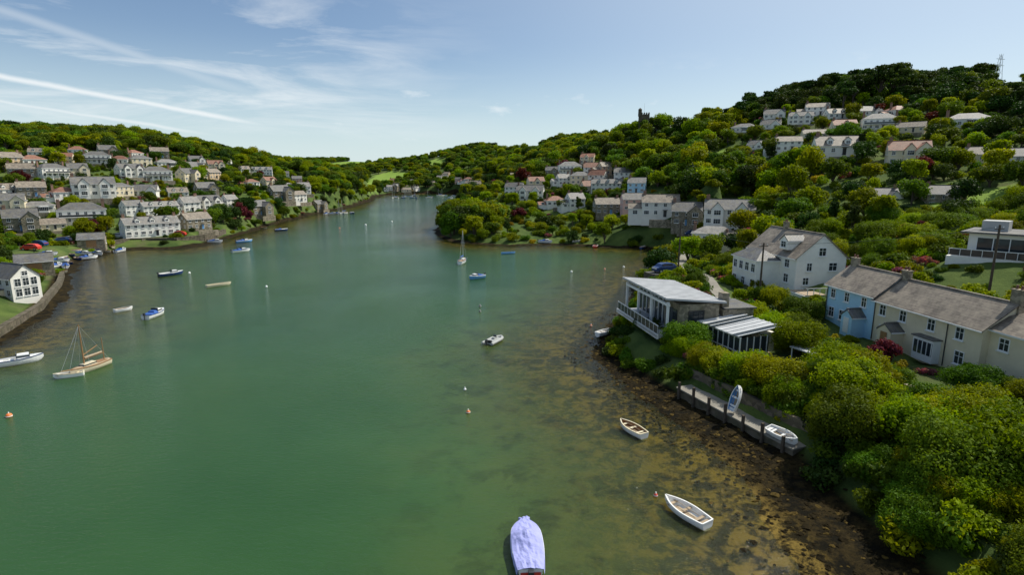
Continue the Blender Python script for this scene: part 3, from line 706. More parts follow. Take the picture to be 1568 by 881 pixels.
block(b,1.6,2.0,2.1,.7,'cream','slate','gable',.15,.5,-3.2,-d/2-.8,0,True); b.box((-3.2,-d/2-1.65,1.0),(.9,.05,1.9),'wood')
block(b,13,6.4,h-.2,2.3,'cream','bslate','hip',.35,3,w/2+1.5,4.0,0,True)
for y in (0.0,3.0,6.5): 
    win(b,Matrix.Translation((w/2+4.7,y,3.8))@Matrix.Rotation(math.pi/2,4,'Z'),.95,1.2); win(b,Matrix.Translation((w/2+4.7,y,1.4))@Matrix.Rotation(math.pi/2,4,'Z'),1.1,1.3,2)
win(b,Matrix.Translation((w/2+1.5,-2.5,3.8)),.9,1.1)
chim(b,w/2-.3,.2,h,h+3.6,'stone'); chim(b,-w/2+.5,0,h,h+rh+.9,'stone'); chim(b,w/2+1.6,6,h,h+3.4,'stone')
put('cream_cottage',b.mesh('cream_cottage'),(47.75,60.1,4.5),rad(-83))
# slate-roof house with dormer, gable to camera
b=MB(); w,d,h,rh=15,8.4,4.8,3.6
block(b,w,d,h,rh,'white','bslate')
win(b,side(w,d,'r',0,h+.9),1.1,1.2); win(b,side(w,d,'r',2,3.3),1.3,1.2); win(b,side(w,d,'r',-2,3.3),.8,1.2); win(b,side(w,d,'r',-2.4,1),.9,1.1)
for x in (-5,-2,1.5,5): win(b,side(w,d,'f',x,3.6),1.2,1.2); win(b,side(w,d,'f',x,1.2),1.2,1.3)
block(b,3,2.2,1.5,.8,'white','slate','gable',.2,0,3.4,-2.6,h+.9,True); win(b,Matrix.Translation((3.4,-4.12,h+1.75)),1.3,.9)
block(b,8,4.2,4.2,1.8,'white','slate','hip',.3,3,-1,-d/2-2.0,-.6)
for x in (-4,-2,0,2): win(b,Matrix.Translation((x,-d/2-4.1,2.4)),1.1,1.3)
for x in (-4,-1,2): win(b,Matrix.Translation((x,-d/2-4.1,-.2)),1.1,1.2)
chim(b,-3,0,h+rh-.5,h+rh+1.2,'stone')
for i in range(12): b.box((w/2+.9,4.8-i*.38,-.5+(11-i)*.22),(1.3,.4,.12),'frame')
for k_ in (0,1):
    for i in range(7): b.cyl((w/2+.3+k_*1.2,4.9-i*.7,(11-i*1.8)*.22-.6),(w/2+.3+k_*1.2,4.9-i*.7,(11-i*1.8)*.22+.6),.04,.04,'frame',5)
    b.cyl((w/2+.3+k_*1.2,4.9,11*.22+.6),(w/2+.3+k_*1.2,.6,.7),.05,.05,'frame',5)
b.box((w/2+2.5,-1,-1.6),(4.6,9,2.6),'white'); b.box((w/2+2.6,-1,-.24),(4.4,8.6,.08),'teak')
for i in range(9): b.box((w/2+4.7,-5+i,.25),(.08,.08,1.0),'frame')
b.box((w/2+4.7,-1,.8),(.1,8.6,.08),'frame')
put('slate_roof_house',b.mesh('slate_roof_house'),(48.5,97,6.3),rad(-84))
# modern boathouse
b=MB(); L_,D_=14.6,6.6
b.box((0,-.9,-.25),(L_+.2,D_+2.2,.4),'lead'); b.box((0,-1.3,-.6),(L_-.4,D_+.6,.3),'dark')
b.box((1,.6,-2.5),(L_-2,D_-1.6,4.1),'dstone')
b.box((-2,1.2,1.9),(L_-4.2,D_-2.8,3.8),'grey'); b.box((L_/2-2.4,.4,1.85),(4.4,D_-1.2,3.7),'stone')
b.box((-2.2,-D_/2+1.35,1.75),(L_-5,.08,3.3),'glass')
for i in range(8): b.box((-L_/2+.6+i*1.38,-D_/2+1.25,1.75),(.12,.14,3.4),'frame')
b.box((L_/2-2.4,-D_/2+.95,1.7),(3.2,.14,2.4),'glass')
win(b,Matrix.Translation((L_/2-.2,0,2.0))@Matrix.Rotation(math.pi/2,4,'Z'),2.0,1.6,2,fr='dark')
for x in (-L_/2+.2,-2.6,2.0,L_/2-.3): b.box((x,-D_/2-.55,2.0),(.28,.28,4.2),'frame')
b.box((0,-D_/2-.55,3.75),(L_,.3,.35),'frame')
b.box((0,-D_/2-1.85,.55),(L_,.04,1.0),'glass')
for i in range(12): b.box((-L_/2+.1+i*1.31,-D_/2-1.85,.55),(.06,.08,1.15),'frame')
b.box((0,-D_/2-1.85,1.12),(L_,.1,.07),'frame'); b.box((0,-D_/2-1.9,-.28),(L_+.3,.2,.55),'frame')
Y0,Y1=-D_/2-1.1,D_/2+.5
b.add([(-L_/2-.5,Y0,4.5),(L_/2+.3,Y0,4.5),(L_/2+.3,Y1,3.75),(-L_/2-.5,Y1,3.75),(-L_/2-.5,Y0,4.75),(L_/2+.3,Y0,4.75),(L_/2+.3,Y1,4.0),(-L_/2-.5,Y1,4.0)],[(3,2,1,0),(4,5,6,7),(0,1,5,4),(1,2,6,5),(2,3,7,6),(3,0,4,7)],'lead')
for i in range(16):
    x=-L_/2+i*.96; b.add([(x,Y0,4.76),(x+.05,Y0,4.76),(x+.05,Y1,4.01),(x,Y1,4.01),(x,Y0,4.80),(x+.05,Y0,4.80),(x+.05,Y1,4.05),(x,Y1,4.05)],[(4,5,6,7),(0,1,5,4),(1,2,6,5),(3,0,4,7)],'lead')
b.box((L_/2-2.5,D_/2+2.4,1.2),(5,4.2,3.4),'stone'); b.box((L_/2-2.5,D_/2+2.6,3.0),(5.4,4.4,.2),'slate'); b.box((L_/2-1.2,D_/2+.9,3.6),(1.2,.9,2.6),'stone')
put('modern_boathouse',b.mesh('modern_boathouse'),(22.3,77.3,4.2),rad(-80.5))
# conservatory house
b=MB(); w,d=8,6.2
b.box((0,0,-1.4),(w+1.2,d+1.6,2.8),'stone'); b.box((0,0,.04),(w+1.0,d+1.4,.1),'teak')
b.box((-.5,d/2-1.2,1.25),(w-1,2.2,2.4),'white'); b.box((0,-.6,1.3),(w-.3,d-2.2,2.2),'glass')
for i in range(9): b.box((-w/2+.1+i*(w-.2)/8,-d/2+.35,1.3),(.09,.1,2.4),'frame')
for i in range(5): b.box((w/2-.1,-d/2+.4+i*.95,1.3),(.1,.09,2.4),'frame')
b.box((0,-d/2+.35,2.5),(w,.16,.14),'frame'); b.box((0,-d/2+.35,.75),(w,.14,.08),'frame')
for i in range(8):
    x=-w/2+(i+.5)*w/8; k_='lead' if i in(0,1,4,5,6) else 'glass'
    b.add([(x-w/16,-d/2,2.6),(x+w/16,-d/2,2.6),(x+w/16,d/2,3.3),(x-w/16,d/2,3.3),(x-w/16,-d/2,2.68),(x+w/16,-d/2,2.68),(x+w/16,d/2,3.38),(x-w/16,d/2,3.38)],[(3,2,1,0),(4,5,6,7),(0,1,5,4),(2,3,7,6)],k_)
for i in range(9):
    x=-w/2+i*w/8; b.add([(x-.05,-d/2-.1,2.69),(x+.05,-d/2-.1,2.69),(x+.05,d/2,3.4),(x-.05,d/2,3.4),(x-.05,-d/2-.1,2.78),(x+.05,-d/2-.1,2.78),(x+.05,d/2,3.48),(x-.05,d/2,3.48)],[(4,5,6,7),(0,1,5,4),(1,2,6,5),(3,0,4,7)],'frame')
put('conservatory_house',b.mesh('conservatory_house'),(27.7,67.6,3.1),rad(-72))
b=MB(); b.box((0,0,-.9),(6,4,1.9),'stone'); b.box((0,0,.07),(5.8,3.8,.06),'teak'); put('patio',b.mesh('patio'),(30.2,61.6,2.75),rad(-72))
b=MB(); b.box((0,0,.72),(1.7,.8,.06),'wood')
for s_ in(-1,1):
    b.box((0,s_*.75,.42),(1.6,.28,.05),'wood')
    for x in(-.6,.6): b.box((x,s_*.4,.36),(.08,.9,.07),'wood'); b.box((x,s_*.25,.36),(.08,.08,.7),'wood'); b.box((x,s_*.72,.2),(.08,.08,.42),'wood')
put('picnic_table',b.mesh('picnic_table'),(30.0,61.5,2.86),.4)
b=MB(); b.box((0,0,0),(3.2,2.4,.12),'lead'); 
for x,y in((-1.4,-1),(1.4,-1),(1.4,1),(-1.4,1)): b.box((x,y,-1.1),(.1,.1,2.1),'frame')
b.box((0,1.1,-1.1),(2.8,.06,1.9),'wood'); put('garden_shed',b.mesh('garden_shed'),(33.0,60.5,5.0),rad(-70))
# veranda house top right
b=MB(); w,d,h=13,8,3.2
b.box((0,0,-2),(w+4,d+4,3.8),'white'); block(b,w,d,h,.3,'white','slate','flat',.9,0)
b.box((0,-d/2-.01,1.5),(w-2,.06,2.2),'glass')
for i in range(7): b.box((-w/2+1+i*(w-2)/6,-d/2-.05,1.5),(.12,.12,2.3),'frame')
b.box((0,-d/2-1.9,.5),(w+3.6,.04,.9),'glass'); b.box((0,-d/2-1.9,1.0),(w+3.6,.1,.1),'frame')
for i in range(14): b.box((-w/2-1.7+i*(w+3.4)/13,-d/2-1.9,.5),(.07,.08,1.0),'frame')
b.box((-w/2+2.4,0,h+.9),(3,3,1.6),'grey'); win(b,side(w,d,'l',0,1.6),2.2,1.4,2)
put('veranda_house',b.mesh('veranda_house'),(73.5,80,12.6),rad(-48))
# lower-left riverside gabled house
b=MB(); block(b,9,6.5,5.4,3.0,'white','slate','gable',.4,3)
for k_ in(0,1):
    for x in (-1.8,0,1.8): win(b,side(9,6.5,'r',x,1.5+k_*2.6),1.3,1.9,1)
win(b,side(9,6.5,'r',0,6.3),1.2,1.1)
for x in (-3,0,3): win(b,side(9,6.5,'f',x,4.1),1.2,1.2); win(b,side(9,6.5,'f',x,1.5),1.4,1.4)
b.box((-3.5,-5,-.2),(9,3.5,5),'cream'); win(b,Matrix.Translation((-3.5,-6.76,.8)),1.4,1.3); b.box((-3.5,-5,2.4),(9.4,3.9,.25),'slate')
put('riverside_house',b.mesh('riverside_house'),(-92.5,104,1.8),rad(-22),.72)
# boat sheds on the left hard
b=MB(); block(b,7,5,2.6,1.6,'stone','slate','gable',.25,2); b.box((0,-2.53,1.1),(2.6,.06,2.1),'wood'); win(b,side(7,5,'r',0,1.4),.9,.9); msh=b.mesh('boat_shed')
for x,y,r_ in ((-113,133,40),(-132,178,30)): put('boat_shed',msh,(x,y,float(hgt(x,y))+.5),rad(r_))
# church tower
b=MB(); b.box((0,0,6),(6.5,6.5,20),'dstone')
for i in range(5):
    for s_ in (-1,1): b.box((-2.8+i*1.4,s_*3.05,16.6),(.8,.4,1.2),'dstone'); b.box((s_*3.05,-2.8+i*1.4,16.6),(.4,.8,1.2),'dstone')
b.cyl((-2.6,-2.6,15),(-2.6,-2.6,19),1.2,1.1,'dstone',8); b.cyl((-2.6,-2.6,19),(-2.6,-2.6,20),1.3,.2,'dstone',8); b.cyl((0,0,16),(0,0,23),.07,.05,'alu',5)
for s_ in (-1,1): b.box((s_*.7,-3.27,12.5),(.7,.06,2),'dark')
g=aty(985,205,325); block(b,9,18,6,4,'dstone','slate','gable',.3,6,12,2,0,False)
put('church',b.mesh('church'),(g[0],g[1],g[2]-4.0),rad(-10),.88)
# pylon
b=MB()
for x,y in((-1,-1),(1,-1),(1,1),(-1,1)): b.cyl((x*1.4,y*1.4,-1),(x*.3,y*.3,14),.1,.07,'alu',5)
for k_,z in enumerate((3,6,9,12)): 
    r_=1.4-1.1*(z/16)
    for a,c_ in (((-1,-1),(1,-1)),((1,-1),(1,1)),((1,1),(-1,1)),((-1,1),(-1,-1))): b.cyl((a[0]*r_,a[1]*r_,z),(c_[0]*r_*.85,c_[1]*r_*.85,z+2.5),.05,.05,'alu',4)
for z in (10,12.5): b.box((0,0,z),(5,.15,.15),'alu')
g=ground(1525,138) or aty(1525,130,330)
put('electricity_pylon',b.mesh('electricity_pylon'),(g[0],g[1],g[2]),.3,1.1)
def pole(x,y,hh_=9):
    z=float(hgt(x,y)); b=MB(); b.cyl((0,0,-1),(0,0,hh_),.17,.12,'trunk',8); b.box((0,0,hh_-.5),(1.6,.1,.12),'trunk')
    for s_ in(-.7,0,.7): b.cyl((s_,0,hh_-.44),(s_,0,hh_-.2),.05,.05,'frame',6)
    put('utility_pole',b.mesh('utility_pole'),(x,y,z),.3); return Vector((x,y,z+hh_-.25))
ps=[pole(33.2,112,10),pole(38.5,86.5,9),pole(60,70,9)]
b=MB()
for a,c_ in zip(ps,ps[1:]):
    pr=a
    for i in range(1,9):
        t=i/8; p_=a.lerp(c_,t); p_.z-=1.2*4*t*(1-t)*.5; b.cyl(pr,p_,.02,.02,'dark',4,False); pr=p_
put('overhead_wire',b.mesh('overhead_wire'))

# ---------- cars
def car(col):
    b=MB()
    prof=[(-2.2,.35),(-2.25,.75),(-2.1,1.0),(-1.6,1.1),(-1.15,1.62),(-.6,1.72),(.9,1.7),(1.5,1.6),(2.05,1.1),(2.2,.9),(2.2,.35)]
    vs=[(x,-.88 if z<1.15 else -.68,z) for x,z in prof]+[(x,.88 if z<1.15 else .68,z) for x,z in prof]; n_=len(prof)
    b.add(vs,[(i,(i+1)%n_,n_+(i+1)%n_,n_+i) for i in range(n_)]+[(0,1,2,3,8,9,10),(3,4,5,6,7,8),tuple(n_+i for i in (10,9,8,3,2,1,0)),tuple(n_+i for i in (8,7,6,5,4,3))],col)
    for s_ in(-1,1):
        b.box((0,s_*.79,1.38),(2.2,.05,.36),'glass')
        for x in(-1.4,1.4): b.cyl((x,s_*.72,.35),(x,s_*.93,.35),.35,.35,'dark',14); b.cyl((x,s_*.93,.35),(x,s_*.95,.35),.2,.2,'alu',10)
    b.box((-2.25,0,.85),(.05,1.4,.15),'frame'); b.box((2.21,0,.95),(.05,1.5,.12),'red'); return b.mesh('parked_car')
gx,gy=30.5,112
cars=[car('navy'),car('silver'),car('hull'),car('red')]
put('parked_car',cars[0],(gx,gy,float(hgt(gx,gy))+.82),rad(20),1.1)
b=MB(); b.box((0,0,0),(7,4,1.6),'dstone'); b.box((0,0,.82),(6.8,3.8,.05),'asph'); put('parking_bay',b.mesh('parking_bay'),(gx,gy,float(hgt(gx,gy))-.03),rad(20))
for i,(u,v) in enumerate([(95,372),(108,371),(122,370),(140,368),(60,378),(182,366),(160,352),(275,362),(1060,362),(1078,360),(1100,358),(48,384)]):
    g=ground(u,v)
    if g and g[2]>.9: put('parked_car',cars[i%4],(g[0],g[1],g[2]+.12),random.uniform(-.3,.9))

# ---------- boats
def hull(b,L,B,Hh,mo,mi,mg,tr=.72,deck=None,floor=.1,blunt=2.4):
    N,K=16,10; O=[];I=[]
    for i in range(N+1):
        s=i/N; x=-L/2+L*s
        w=B/2*(1-max(0,(s-.4)/.6)**blunt)*(tr+(1-tr)*min(1,s/.4)**.7); w=max(w,.02)
        zg=Hh*(1+.32*s**2.5+.06*(1-s)); zk=-.18+zg*.7*max(0,(s-.8)/.2)**2.5
        ro=[];ri=[]
        for k in range(K+1):
            t=math.pi*k/K; cy=math.copysign(abs(math.cos(t))**.75,math.cos(t)); z=zg-(zg-zk)*math.sin(t)**.85
            ro.append((x,w*cy,z)); wi=max(.01,w-.07); ri.append((x*.965,wi*cy,max(floor,z+.0) if 0<k<K else z))
        O.append(ro);I.append(ri)
    fl=lambda R:[p for r in R for p in r]
    qs=[(i*(K+1)+k,(i+1)*(K+1)+k,(i+1)*(K+1)+k+1,i*(K+1)+k+1) for i in range(N) for k in range(K)]
    b.add(fl(O),qs+[tuple(range(K,-1,-1))],mo)
    if deck is None:
        b.add(fl(I),[q[::-1] for q in qs]+[tuple(range(K+1))],mi)
    for k in (0,K):
        vs=[];fs=[]
        for i in range(N+1):
            a=O[i][k]; c=I[i][k]; sg=1 if k==0 else -1
            vs+= [(a[0],a[1]+sg*.03,a[2]+.03),(c[0],c[1],c[2]+.03),(a[0],a[1]+sg*.03,a[2]-.06)]
        for i in range(N): a=i*3; fs+=[(a,a+1,a+4,a+3),(a,a+3,a+5,a+2)]
        b.add(vs,fs,mg)
    b.box((-L/2+.03,0,Hh*1.06+.02),(.09,B*tr*.98,.06),mg)
    if deck:
        vs=[];fs=[]
        for i in range(N+1): 
            a=O[i][0];c=O[i][K]; vs+=[a,(a[0],0,a[2]+.06*B*min(1,a[1]*2)),c]
        for i in range(N): a=i*3; fs+=[(a,a+1,a+4,a+3),(a+1,a+2,a+5,a+4)]
        b.add(vs,fs,deck)
def outboard(b,L,z=.5):
    b.box((-L/2-.22,0,z+.25),(.38,.3,.4),'dark',None,.8); b.box((-L/2-.2,0,z-.35),(.14,.1,.9),'dark')
def rowboat(L=3.7,B=1.5,mo='hull',mi='teak',mg='wood',seat=None):
    b=MB(); hull(b,L,B,.48,mo,mi,mg); seat=seat or mg
    for s in(-.3,.02,.3): b.box((L*s,0,.36),(.24,B*(.86 if s<.2 else .72),.04),seat)
    b.box((-L*.44,0,.36),(.4,B*.66,.04),seat)
    for s in (-1,1): b.cyl((-L*.25,s*.22,.42),(L*.33,s*.3,.42),.022,.022,'teak',6); b.box((L*.33,s*.3,.42),(.5,.13,.02),'teak')
    b.box((-.1,0,.14),(L*.55,.5,.03),'teak')
    return b.mesh('rowing_boat')
def motorboat(L=5.2,B=2.0,mo='hull',can='blcan',cabin=True):
    b=MB(); hull(b,L,B,.7,mo,'hull','frame' if mo!='hull' else 'navy')
    b.add([(L*.02,-B*.45,.78),(L*.02,B*.45,.78),(L*.3,B*.36,.86),(L*.3,-B*.36,.86),(L*.49,0,.98)],[(0,1,2,3),(3,2,4)],'hull')
    if cabin:
        b.box((L*.12,0,.98),(L*.26,B*.6,.5),'hull',None,.82); b.box((L*.12,0,1.0),(L*.262,B*.61,.22),'glass',None,.9)
        b.box((-L*.0,0,1.28),(.05,B*.6,.4),'glass')
    if can: b.box((-L*.2,0,.78),(L*.4,B*.8,.14),can,None,.85); b.box((-L*.1,0,1.0),(L*.18,B*.6,.3),can,None,.7)
    else:
        for s in(-.3,-.1): b.box((L*s,0,.45),(.5,B*.7,.3),'hull')
    outboard(b,L,.75); return b.mesh('motor_boat')
def covered(L=5,B=2.05,mat='lav'):
    b=MB(); hull(b,L,B,.6,'hull',mat,'hull',blunt=5)
    N,K=30,16; vs=[]
    for i in range(N+1):
        s=i/N; x=-L/2-.08+(L+.1)*s
        w=B/2*(1-max(0,(s-.4)/.6)**5)*(.76+.24*min(1,s/.4)**.7)+.05; w=max(w,.42 if s>.97 else w); zg=.6*(1+.32*s**2.5+.06*(1-s))
        top=.12+.5*math.exp(-((s-.55)/.16)**2)+.14*math.exp(-((s-.1)/.1)**2)
        for k in range(K+1):
            t=-1+2*k/K; wr=.14*noise.noise(Vector((i*.45,k*.55,3)))
            z=zg+.03+(top+wr)*(1-abs(t)**1.5) if abs(t)<.99 else zg-.28-.05*math.sin(i*1.3)
            vs.append((x,w*max(-1,min(1,t*1.08)),z))
    b.add(vs,[(i*(K+1)+k,(i+1)*(K+1)+k,(i+1)*(K+1)+k+1,i*(K+1)+k+1) for i in range(N) for k in range(K)],mat)
    for xx,hw in ((-L*.3,.84),(-L*.08,.97),(L*.26,.86)):
        for sg in (-1,1): b.cyl((xx,sg*B*.5*hw,.5),(xx+.1,sg*B*.5*hw+sg*.03,.2),.02,.02,'hull',5)
    b.box((-L/2-.25,0,.35),(.35,.4,.75),'dark',None,.8); b.box((-L/2-.05,.0,.2),(.06,B*.6,.5),'red')
    me=b.mesh('covered_dinghy'); return me
def inflatable(L=4.2,B=1.8):
    b=MB(); pts=[(-L/2,-B*.4),(L*.15,-B*.4),(L*.38,-B*.26),(L*.5,0),(L*.38,B*.26),(L*.15,B*.4),(-L/2,B*.4)]
    for a,c in zip(pts,pts[1:]): b.cyl((*a,.3),(*c,.3),.22,.22,'rubber',12); b.sph((*c,.3),.22,'rubber')
    b.box((-.1,0,.2),(L*.85,B*.6,.1),'rubber'); b.box((-L*.4,0,.45),(.08,B*.6,.5),'dark'); b.box((0,0,.5),(.9,.5,.5),'rubber',None,.8); b.box((.2,0,.85),(.1,.5,.3),'glass')
    b.box((-L*.05,0,.44),(L*.6,B*.62,.1),'rubber',None,.9); outboard(b,L,.5); return b.mesh('inflatable_boat')
def yacht(L=7,B=2.3,Hm=8.5,mo='hull',deck='teak',gaff=False):
    q=.62 if gaff else .85
    b=MB(); hull(b,L,B,q,mo,'teak','wood' if gaff else 'navy',.6,deck,blunt=1.9)
    b.box((L*.05,0,q+.24),(L*.34,B*.46,.36),'hull' if not gaff else 'creamh',None,.88); b.box((L*.05,0,q+.25),(L*.342,B*.465,.12),'glass',None,.96)
    b.box((-L*.27,0,q+.1),(L*.24,B*.5,.08),'wood')
    mxx=L*.14; b.cyl((mxx,0,.6),(mxx,0,Hm),.09,.06,'wood' if gaff else 'alu',8)
    b.cyl((mxx,0,q+.9),(-L*.36,0,q+1.0),.06,.05,'wood' if gaff else 'alu',8)
    b.cyl((mxx-.1,0,q+1.1),(-L*.34,0,q+1.17),.17,.12,'teak' if gaff else 'blcan',8)
    for p in ((L*.5,0,q+.25),(-L*.5,0,q+.1),(mxx-.1,B*.48,q),(mxx-.1,-B*.48,q)): b.cyl((mxx,0,Hm-.1),p,.014,.014,'alu',4,False)
    if not gaff: b.box((mxx,0,Hm*.62),(.06,1.3,.05),'alu')
    else:
        b.cyl((-L*.38,0,.5),(-L*.38,0,Hm*.6),.06,.04,'wood',8); b.cyl((L*.48,0,q+.2),(L*.72,0,q+.4),.06,.04,'wood',8)
        b.cyl((mxx,0,q+1.5),(-L*.25,0,q+2.2),.06,.05,'wood',8); b.cyl((mxx,0,Hm-.1),(L*.7,0,q+.4),.014,.014,'alu',4,False)
    if not gaff:
        for i in range(5): 
            for s in(-1,1): x=-L*.4+i*L*.2; b.cyl((x,s*B*.4,.9),(x,s*B*.4,1.4),.02,.02,'alu',5)
    return b.mesh('sailing_yacht')
def boat(name,me,u0,v0,u1,v1,sc=1,z=0):
    """stern bearing, bow bearing, at the waterline"""
    a=Vector(atz(u0,v0,.3));c=Vector(atz(u1,v1,.3)); m_=(a+c)/2; put(name,me,(m_.x,m_.y,z),math.atan2((c-a).y,(c-a).x),sc)
boat('covered_dinghy',covered(),812,876,803,808)
boat('rowing_boat',rowboat(3.9,1.5,'hull','hull','hull','teak'),1080,802,1022,766)
boat('rowing_boat',rowboat(3.5,1.4,'hull','wood','creamh'),989,669,948,645)
boat('inflatable_boat',inflatable(),743,528,770,514)
boat('motor_boat',motorboat(4.4,1.9,'sky','blcan'),737,424,723,426)
boat('sailing_yacht',yacht(6.5,2.1,9.0),704,404,712,399)
boat('motor_boat',motorboat(5.2,2.0,'hull','blcan'),224,487,250,477)
boat('motor_boat',motorboat(5.5,2.0,'navy',None),246,422,278,418)
boat('rowing_boat',rowboat(5.2,1.4,'creamh','creamh','creamh'),320,438,350,434)
boat('rowing_boat',rowboat(3.0,1.3,'hull','teak','hull'),178,476,200,472)
boat('motor_boat',motorboat(5.4,2.1,'hull',None),0,558,52,550)
boat('gaff_yacht',yacht(5.2,1.8,6.0,'creamh','teak',True),158,556,118,570)
boat('rowing_boat',rowboat(3.0,1.2,'hull','hull','creamh'),120,572,90,576)
boat('motor_boat',motorboat(5.8,2.1,'sky','blcan'),362,371,386,369)
boat('motor_boat',motorboat(6,2.1,'hull','blcan'),355,386,383,383)
boat('motor_boat',motorboat(5.5,2.0,'navy','blcan',False),422,353,440,352)
boat('motor_boat',motorboat(7,2.3,'hull','blcan'),368,349,386,347)
boat('rowing_boat',rowboat(3.2,1.4,'hull','hull','hull'),912,515,938,508,1,.25)
boat('rowing_boat',rowboat(4.5,1.5,'sky','sky','sky'),768,388,789,387)
bm=[rowboat(3.4,1.4,'hull','hull','hull'),rowboat(4,1.5,'navy','hull','wood'),motorboat(5,2,'hull','blcan'),rowboat(3.6,1.4,'creamh','teak','wood')]
for t in [(835,373),(883,371),(985,381),(1035,383),(330,372),(405,350),(150,391),(165,387),(135,397),(105,405),(120,398),(185,386),(90,402),(110,392),(98,397),(142,386),(128,391),(85,410),(78,399),(70,408),(92,418),(60,402),(100,410),(72,392),(115,386),(150,384),(172,380)]:
    g=ground(*t); x,y=(g[0],g[1]) if g else atz(*t,.5); z=max(0,float(hgt(x,y))); put('rowing_boat',random.choice(bm),(x,y,z+.05),random.uniform(-.6,2.5))
x,y=atz(912,379,0); put('rowing_boat',rowboat(4,1.6,'red','red','hull'),(x,y,.2),1.2)
mesh_m=[motorboat(6,2.2),yacht(7.5,2.3,9),motorboat(5,2,'navy')]
for i in range(34):
    u=random.uniform(575,735);v=random.uniform(299.5,304) if i<26 else random.uniform(316,322)
    if i>=26: u=random.uniform(470,560); v=327+ (560-u)*.02
    x,y=atz(u,v); 
    if float(hgt(x,y))<-.2: put('sailing_yacht' if i%3==1 else 'motor_boat',mesh_m[i%3],(x,y,0),random.uniform(0,6))
me_=rowboat(3.2,1.3,'hull','sky','hull','hull'); o_=put('upturned_dinghy',me_,(21.7,51.5,2.9),0,.8); o_.rotation_euler=(rad(0),rad(-72),rad(20))
o_=put('rowing_boat',rowboat(3.0,1.2,'hull','hull','hull'),(23.6,46.0,1.5)); o_.rotation_euler=(.2,0,rad(-65))
def buoy(u,v,k='orange',r=.28):
    b=MB(); b.sph((0,0,.1),r,k,12,8); b.cyl((0,0,r),(0,0,r+.22),.05,.05,'frame',6); b.cyl((0,0,.06),(0,0,.14),r*1.02,r*1.02,'frame',12)
    x,y=atz(u,v); put('mooring_buoy',b.mesh('mooring_buoy',True),(x,y,0))
for t in [(717,633,'orange',.22),(712,598,'frame',.16),(1004,761,'red',.16),(14,639,'orange',.3),(735,470,'dark',.25),(290,419,'frame',.3),(875,417,'frame',.3),(926,413,'orange',.25),(955,410,'frame',.3),(735,478,'dark',.2),(408,440,'frame',.25),(905,500,'orange',.2),(600,340,'frame',.5),(560,345,'frame',.5),(520,350,'orange',.4)]: buoy(*t)
# shore rocks & weed clumps
b=MB()
for i in range(2600):
    y=random.uniform(28,100); bb=np.interp(y,BY,BB)
    k=[j for j in range(len(W)-1) if (W[j][1]-y)*(W[j+1][1]-y)<=0 and W[j][0]>0]
    if not k: continue
    j=k[0]; t=(y-W[j][1])/(W[j+1][1]-W[j][1]+1e-9); xw=W[j][0]+t*(W[j+1][0]-W[j][0]); x=xw+random.triangular(-4.5,bb+1.5,bb*.5)
    z=float(hgt(x,y)); r=random.uniform(.06,.22)*(1.7 if random.random()<.12 else 1); sc=(1,random.uniform(.6,1.3),random.uniform(.2,.4)); o0=len(b.v)
    b.sph((x,y,max(z,-.06)),r,random.choice(['weed','weed','weed','weed','ochre'] if x>xw else ['weed','ochre']),6,4,sc)
    for q in range(o0,len(b.v)): p_=b.v[q]; b.v[q]=(p_[0]+random.uniform(-.35,.35)*r,p_[1]+random.uniform(-.35,.35)*r,p_[2]+random.uniform(-.15,.15)*r)
put('shore_rocks',b.mesh('shore_rocks'))

# ---------- light, sky, camera
SE,SA=rad(54),rad(64)
sv=Vector((math.sin(SA)*math.cos(SE),math.cos(SA)*math.cos(SE),math.sin(SE)))
ld=bpy.data.lights.new('sun','SUN'); ld.energy=5.0; ld.angle=rad(.5); ld.color=(1,.95,.84)
lo=bpy.data.objects.new('sun',ld); lo.rotation_euler=sv.to_track_quat('Z','Y').to_euler(); COL.objects.link(lo)
wd=bpy.data.worlds.new('World'); S.world=wd; wd.use_nodes=True; nt=wd.node_tree; nt.nodes.clear(); L=nt.links
sk=nd(nt,'ShaderNodeTexSky',sky_type='NISHITA'); sk.sun_disc=False; sk.sun_elevation=SE; sk.sun_rotation=SA; sk.air_density=1.0; sk.dust_density=.3; sk.ozone_density=2.5
tc=nd(nt,'ShaderNodeTexCoord').outputs['Generated']
sp=nd(nt,'ShaderNodeSeparateXYZ'); L.new(tc,sp.inputs[0])
def mr(v,a,b_,c=0,d=1): return mrange(nt,v,a,b_,c,d)
hz=math_(nt,'MULTIPLY',mr(sp.outputs[2],.22,-.02,0,1),.8)
skb=mixc(nt,hz,sk.outputs[0],(6.3,7.7,8.2))
dt=nd(nt,'ShaderNodeVectorMath',operation='DOT_PRODUCT'); L.new(tc,dt.inputs[0]); dt.inputs[1].default_value=sv
skb=mixc(nt,math_(nt,'MULTIPLY',mr(dt.outputs['Value'],.25,.95),.65),skb,(7.4,8.2,8.6))
mp=nd(nt,'ShaderNodeMapping'); mp.inputs['Scale'].default_value=(2.0,2.0,13); mp.inputs['Rotation'].default_value=(0,rad(14),0); L.new(tc,mp.inputs[0])
ci=ramp(nt,noi(nt,mp.outputs[0],1.6,9,.62,.5),.46,.74)
msk=math_(nt,'MULTIPLY',mr(sp.outputs[0],0.05,-.45),math_(nt,'MULTIPLY',mr(sp.outputs[2],.03,.1),mr(sp.outputs[2],.36,.16)))
c1=math_(nt,'MULTIPLY',math_(nt,'MULTIPLY',ci,msk),.85)
mp2=nd(nt,'ShaderNodeMapping'); mp2.inputs['Scale'].default_value=(3,3,9); L.new(tc,mp2.inputs[0])
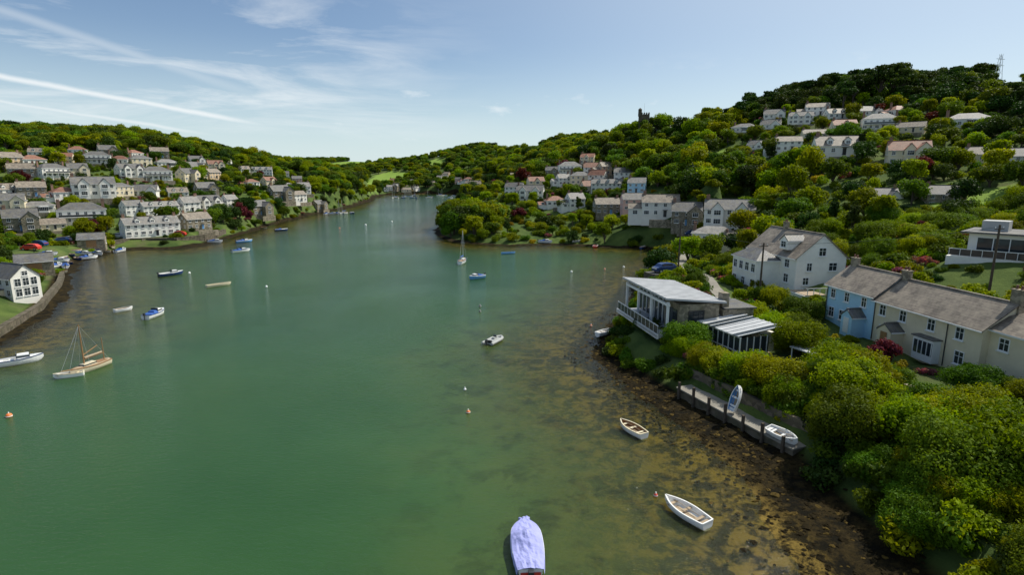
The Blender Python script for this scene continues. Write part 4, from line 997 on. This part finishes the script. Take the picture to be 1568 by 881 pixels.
c2=math_(nt,'MULTIPLY',math_(nt,'MULTIPLY',ramp(nt,noi(nt,mp2.outputs[0],2.6,8,.6),.62,.74),math_(nt,'MULTIPLY',mr(sp.outputs[2],.02,.06),mr(sp.outputs[2],.2,.1))),.5)
cc=math_(nt,'MAXIMUM',c1,c2)
# aircraft contrails, each a thin great-circle band high in the sky
def trail(az0,el0,az1,el1,wd_,x1,x0,amt):
    a=Vector((math.sin(rad(az0))*math.cos(rad(el0)),math.cos(rad(az0))*math.cos(rad(el0)),math.sin(rad(el0))))
    c_=Vector((math.sin(rad(az1))*math.cos(rad(el1)),math.cos(rad(az1))*math.cos(rad(el1)),math.sin(rad(el1))))
    nn=a.cross(c_).normalized(); d_=nd(nt,'ShaderNodeVectorMath',operation='DOT_PRODUCT'); L.new(tc,d_.inputs[0]); d_.inputs[1].default_value=nn
    w_=math_(nt,'ABSOLUTE',math_(nt,'ADD',d_.outputs['Value'],math_(nt,'MULTIPLY',math_(nt,'SUBTRACT',noi(nt,tc,14,4),.5),.006)))
    e=math_(nt,'MULTIPLY',mr(w_,wd_,0),mr(sp.outputs[0],x1,x0)); return math_(nt,'MULTIPLY',math_(nt,'MULTIPLY',e,mr(sp.outputs[1],0,.2)),amt)
cc=math_(nt,'MAXIMUM',cc,trail(-42,7.2,-24,4.6,.006,-.36,-.46,.75))
cc=math_(nt,'MAXIMUM',cc,trail(-42,5.4,-28,3.6,.004,-.44,-.52,.5))
cc=math_(nt,'MAXIMUM',cc,trail(-44,12.5,-20,6.0,.010,-.30,-.55,.25))
skc=mixc(nt,cc,skb,(8.8,9.1,9.2))
bg=nd(nt,'ShaderNodeBackground'); bg.inputs[1].default_value=.108; L.new(skc,bg.inputs[0]); wo=nd(nt,'ShaderNodeOutputWorld'); L.new(bg.outputs[0],wo.inputs[0])
cd=bpy.data.cameras.new('camera'); cd.sensor_width=36; cd.lens=F/1568*36; cd.clip_end=20000; cd.clip_start=.5
co=bpy.data.objects.new('camera',cd); co.location=(0,0,H); co.rotation_euler=(rad(90)-TH,0,0); COL.objects.link(co); S.camera=co
S.view_settings.view_transform='Standard'; S.view_settings.look='None'; S.view_settings.exposure=0
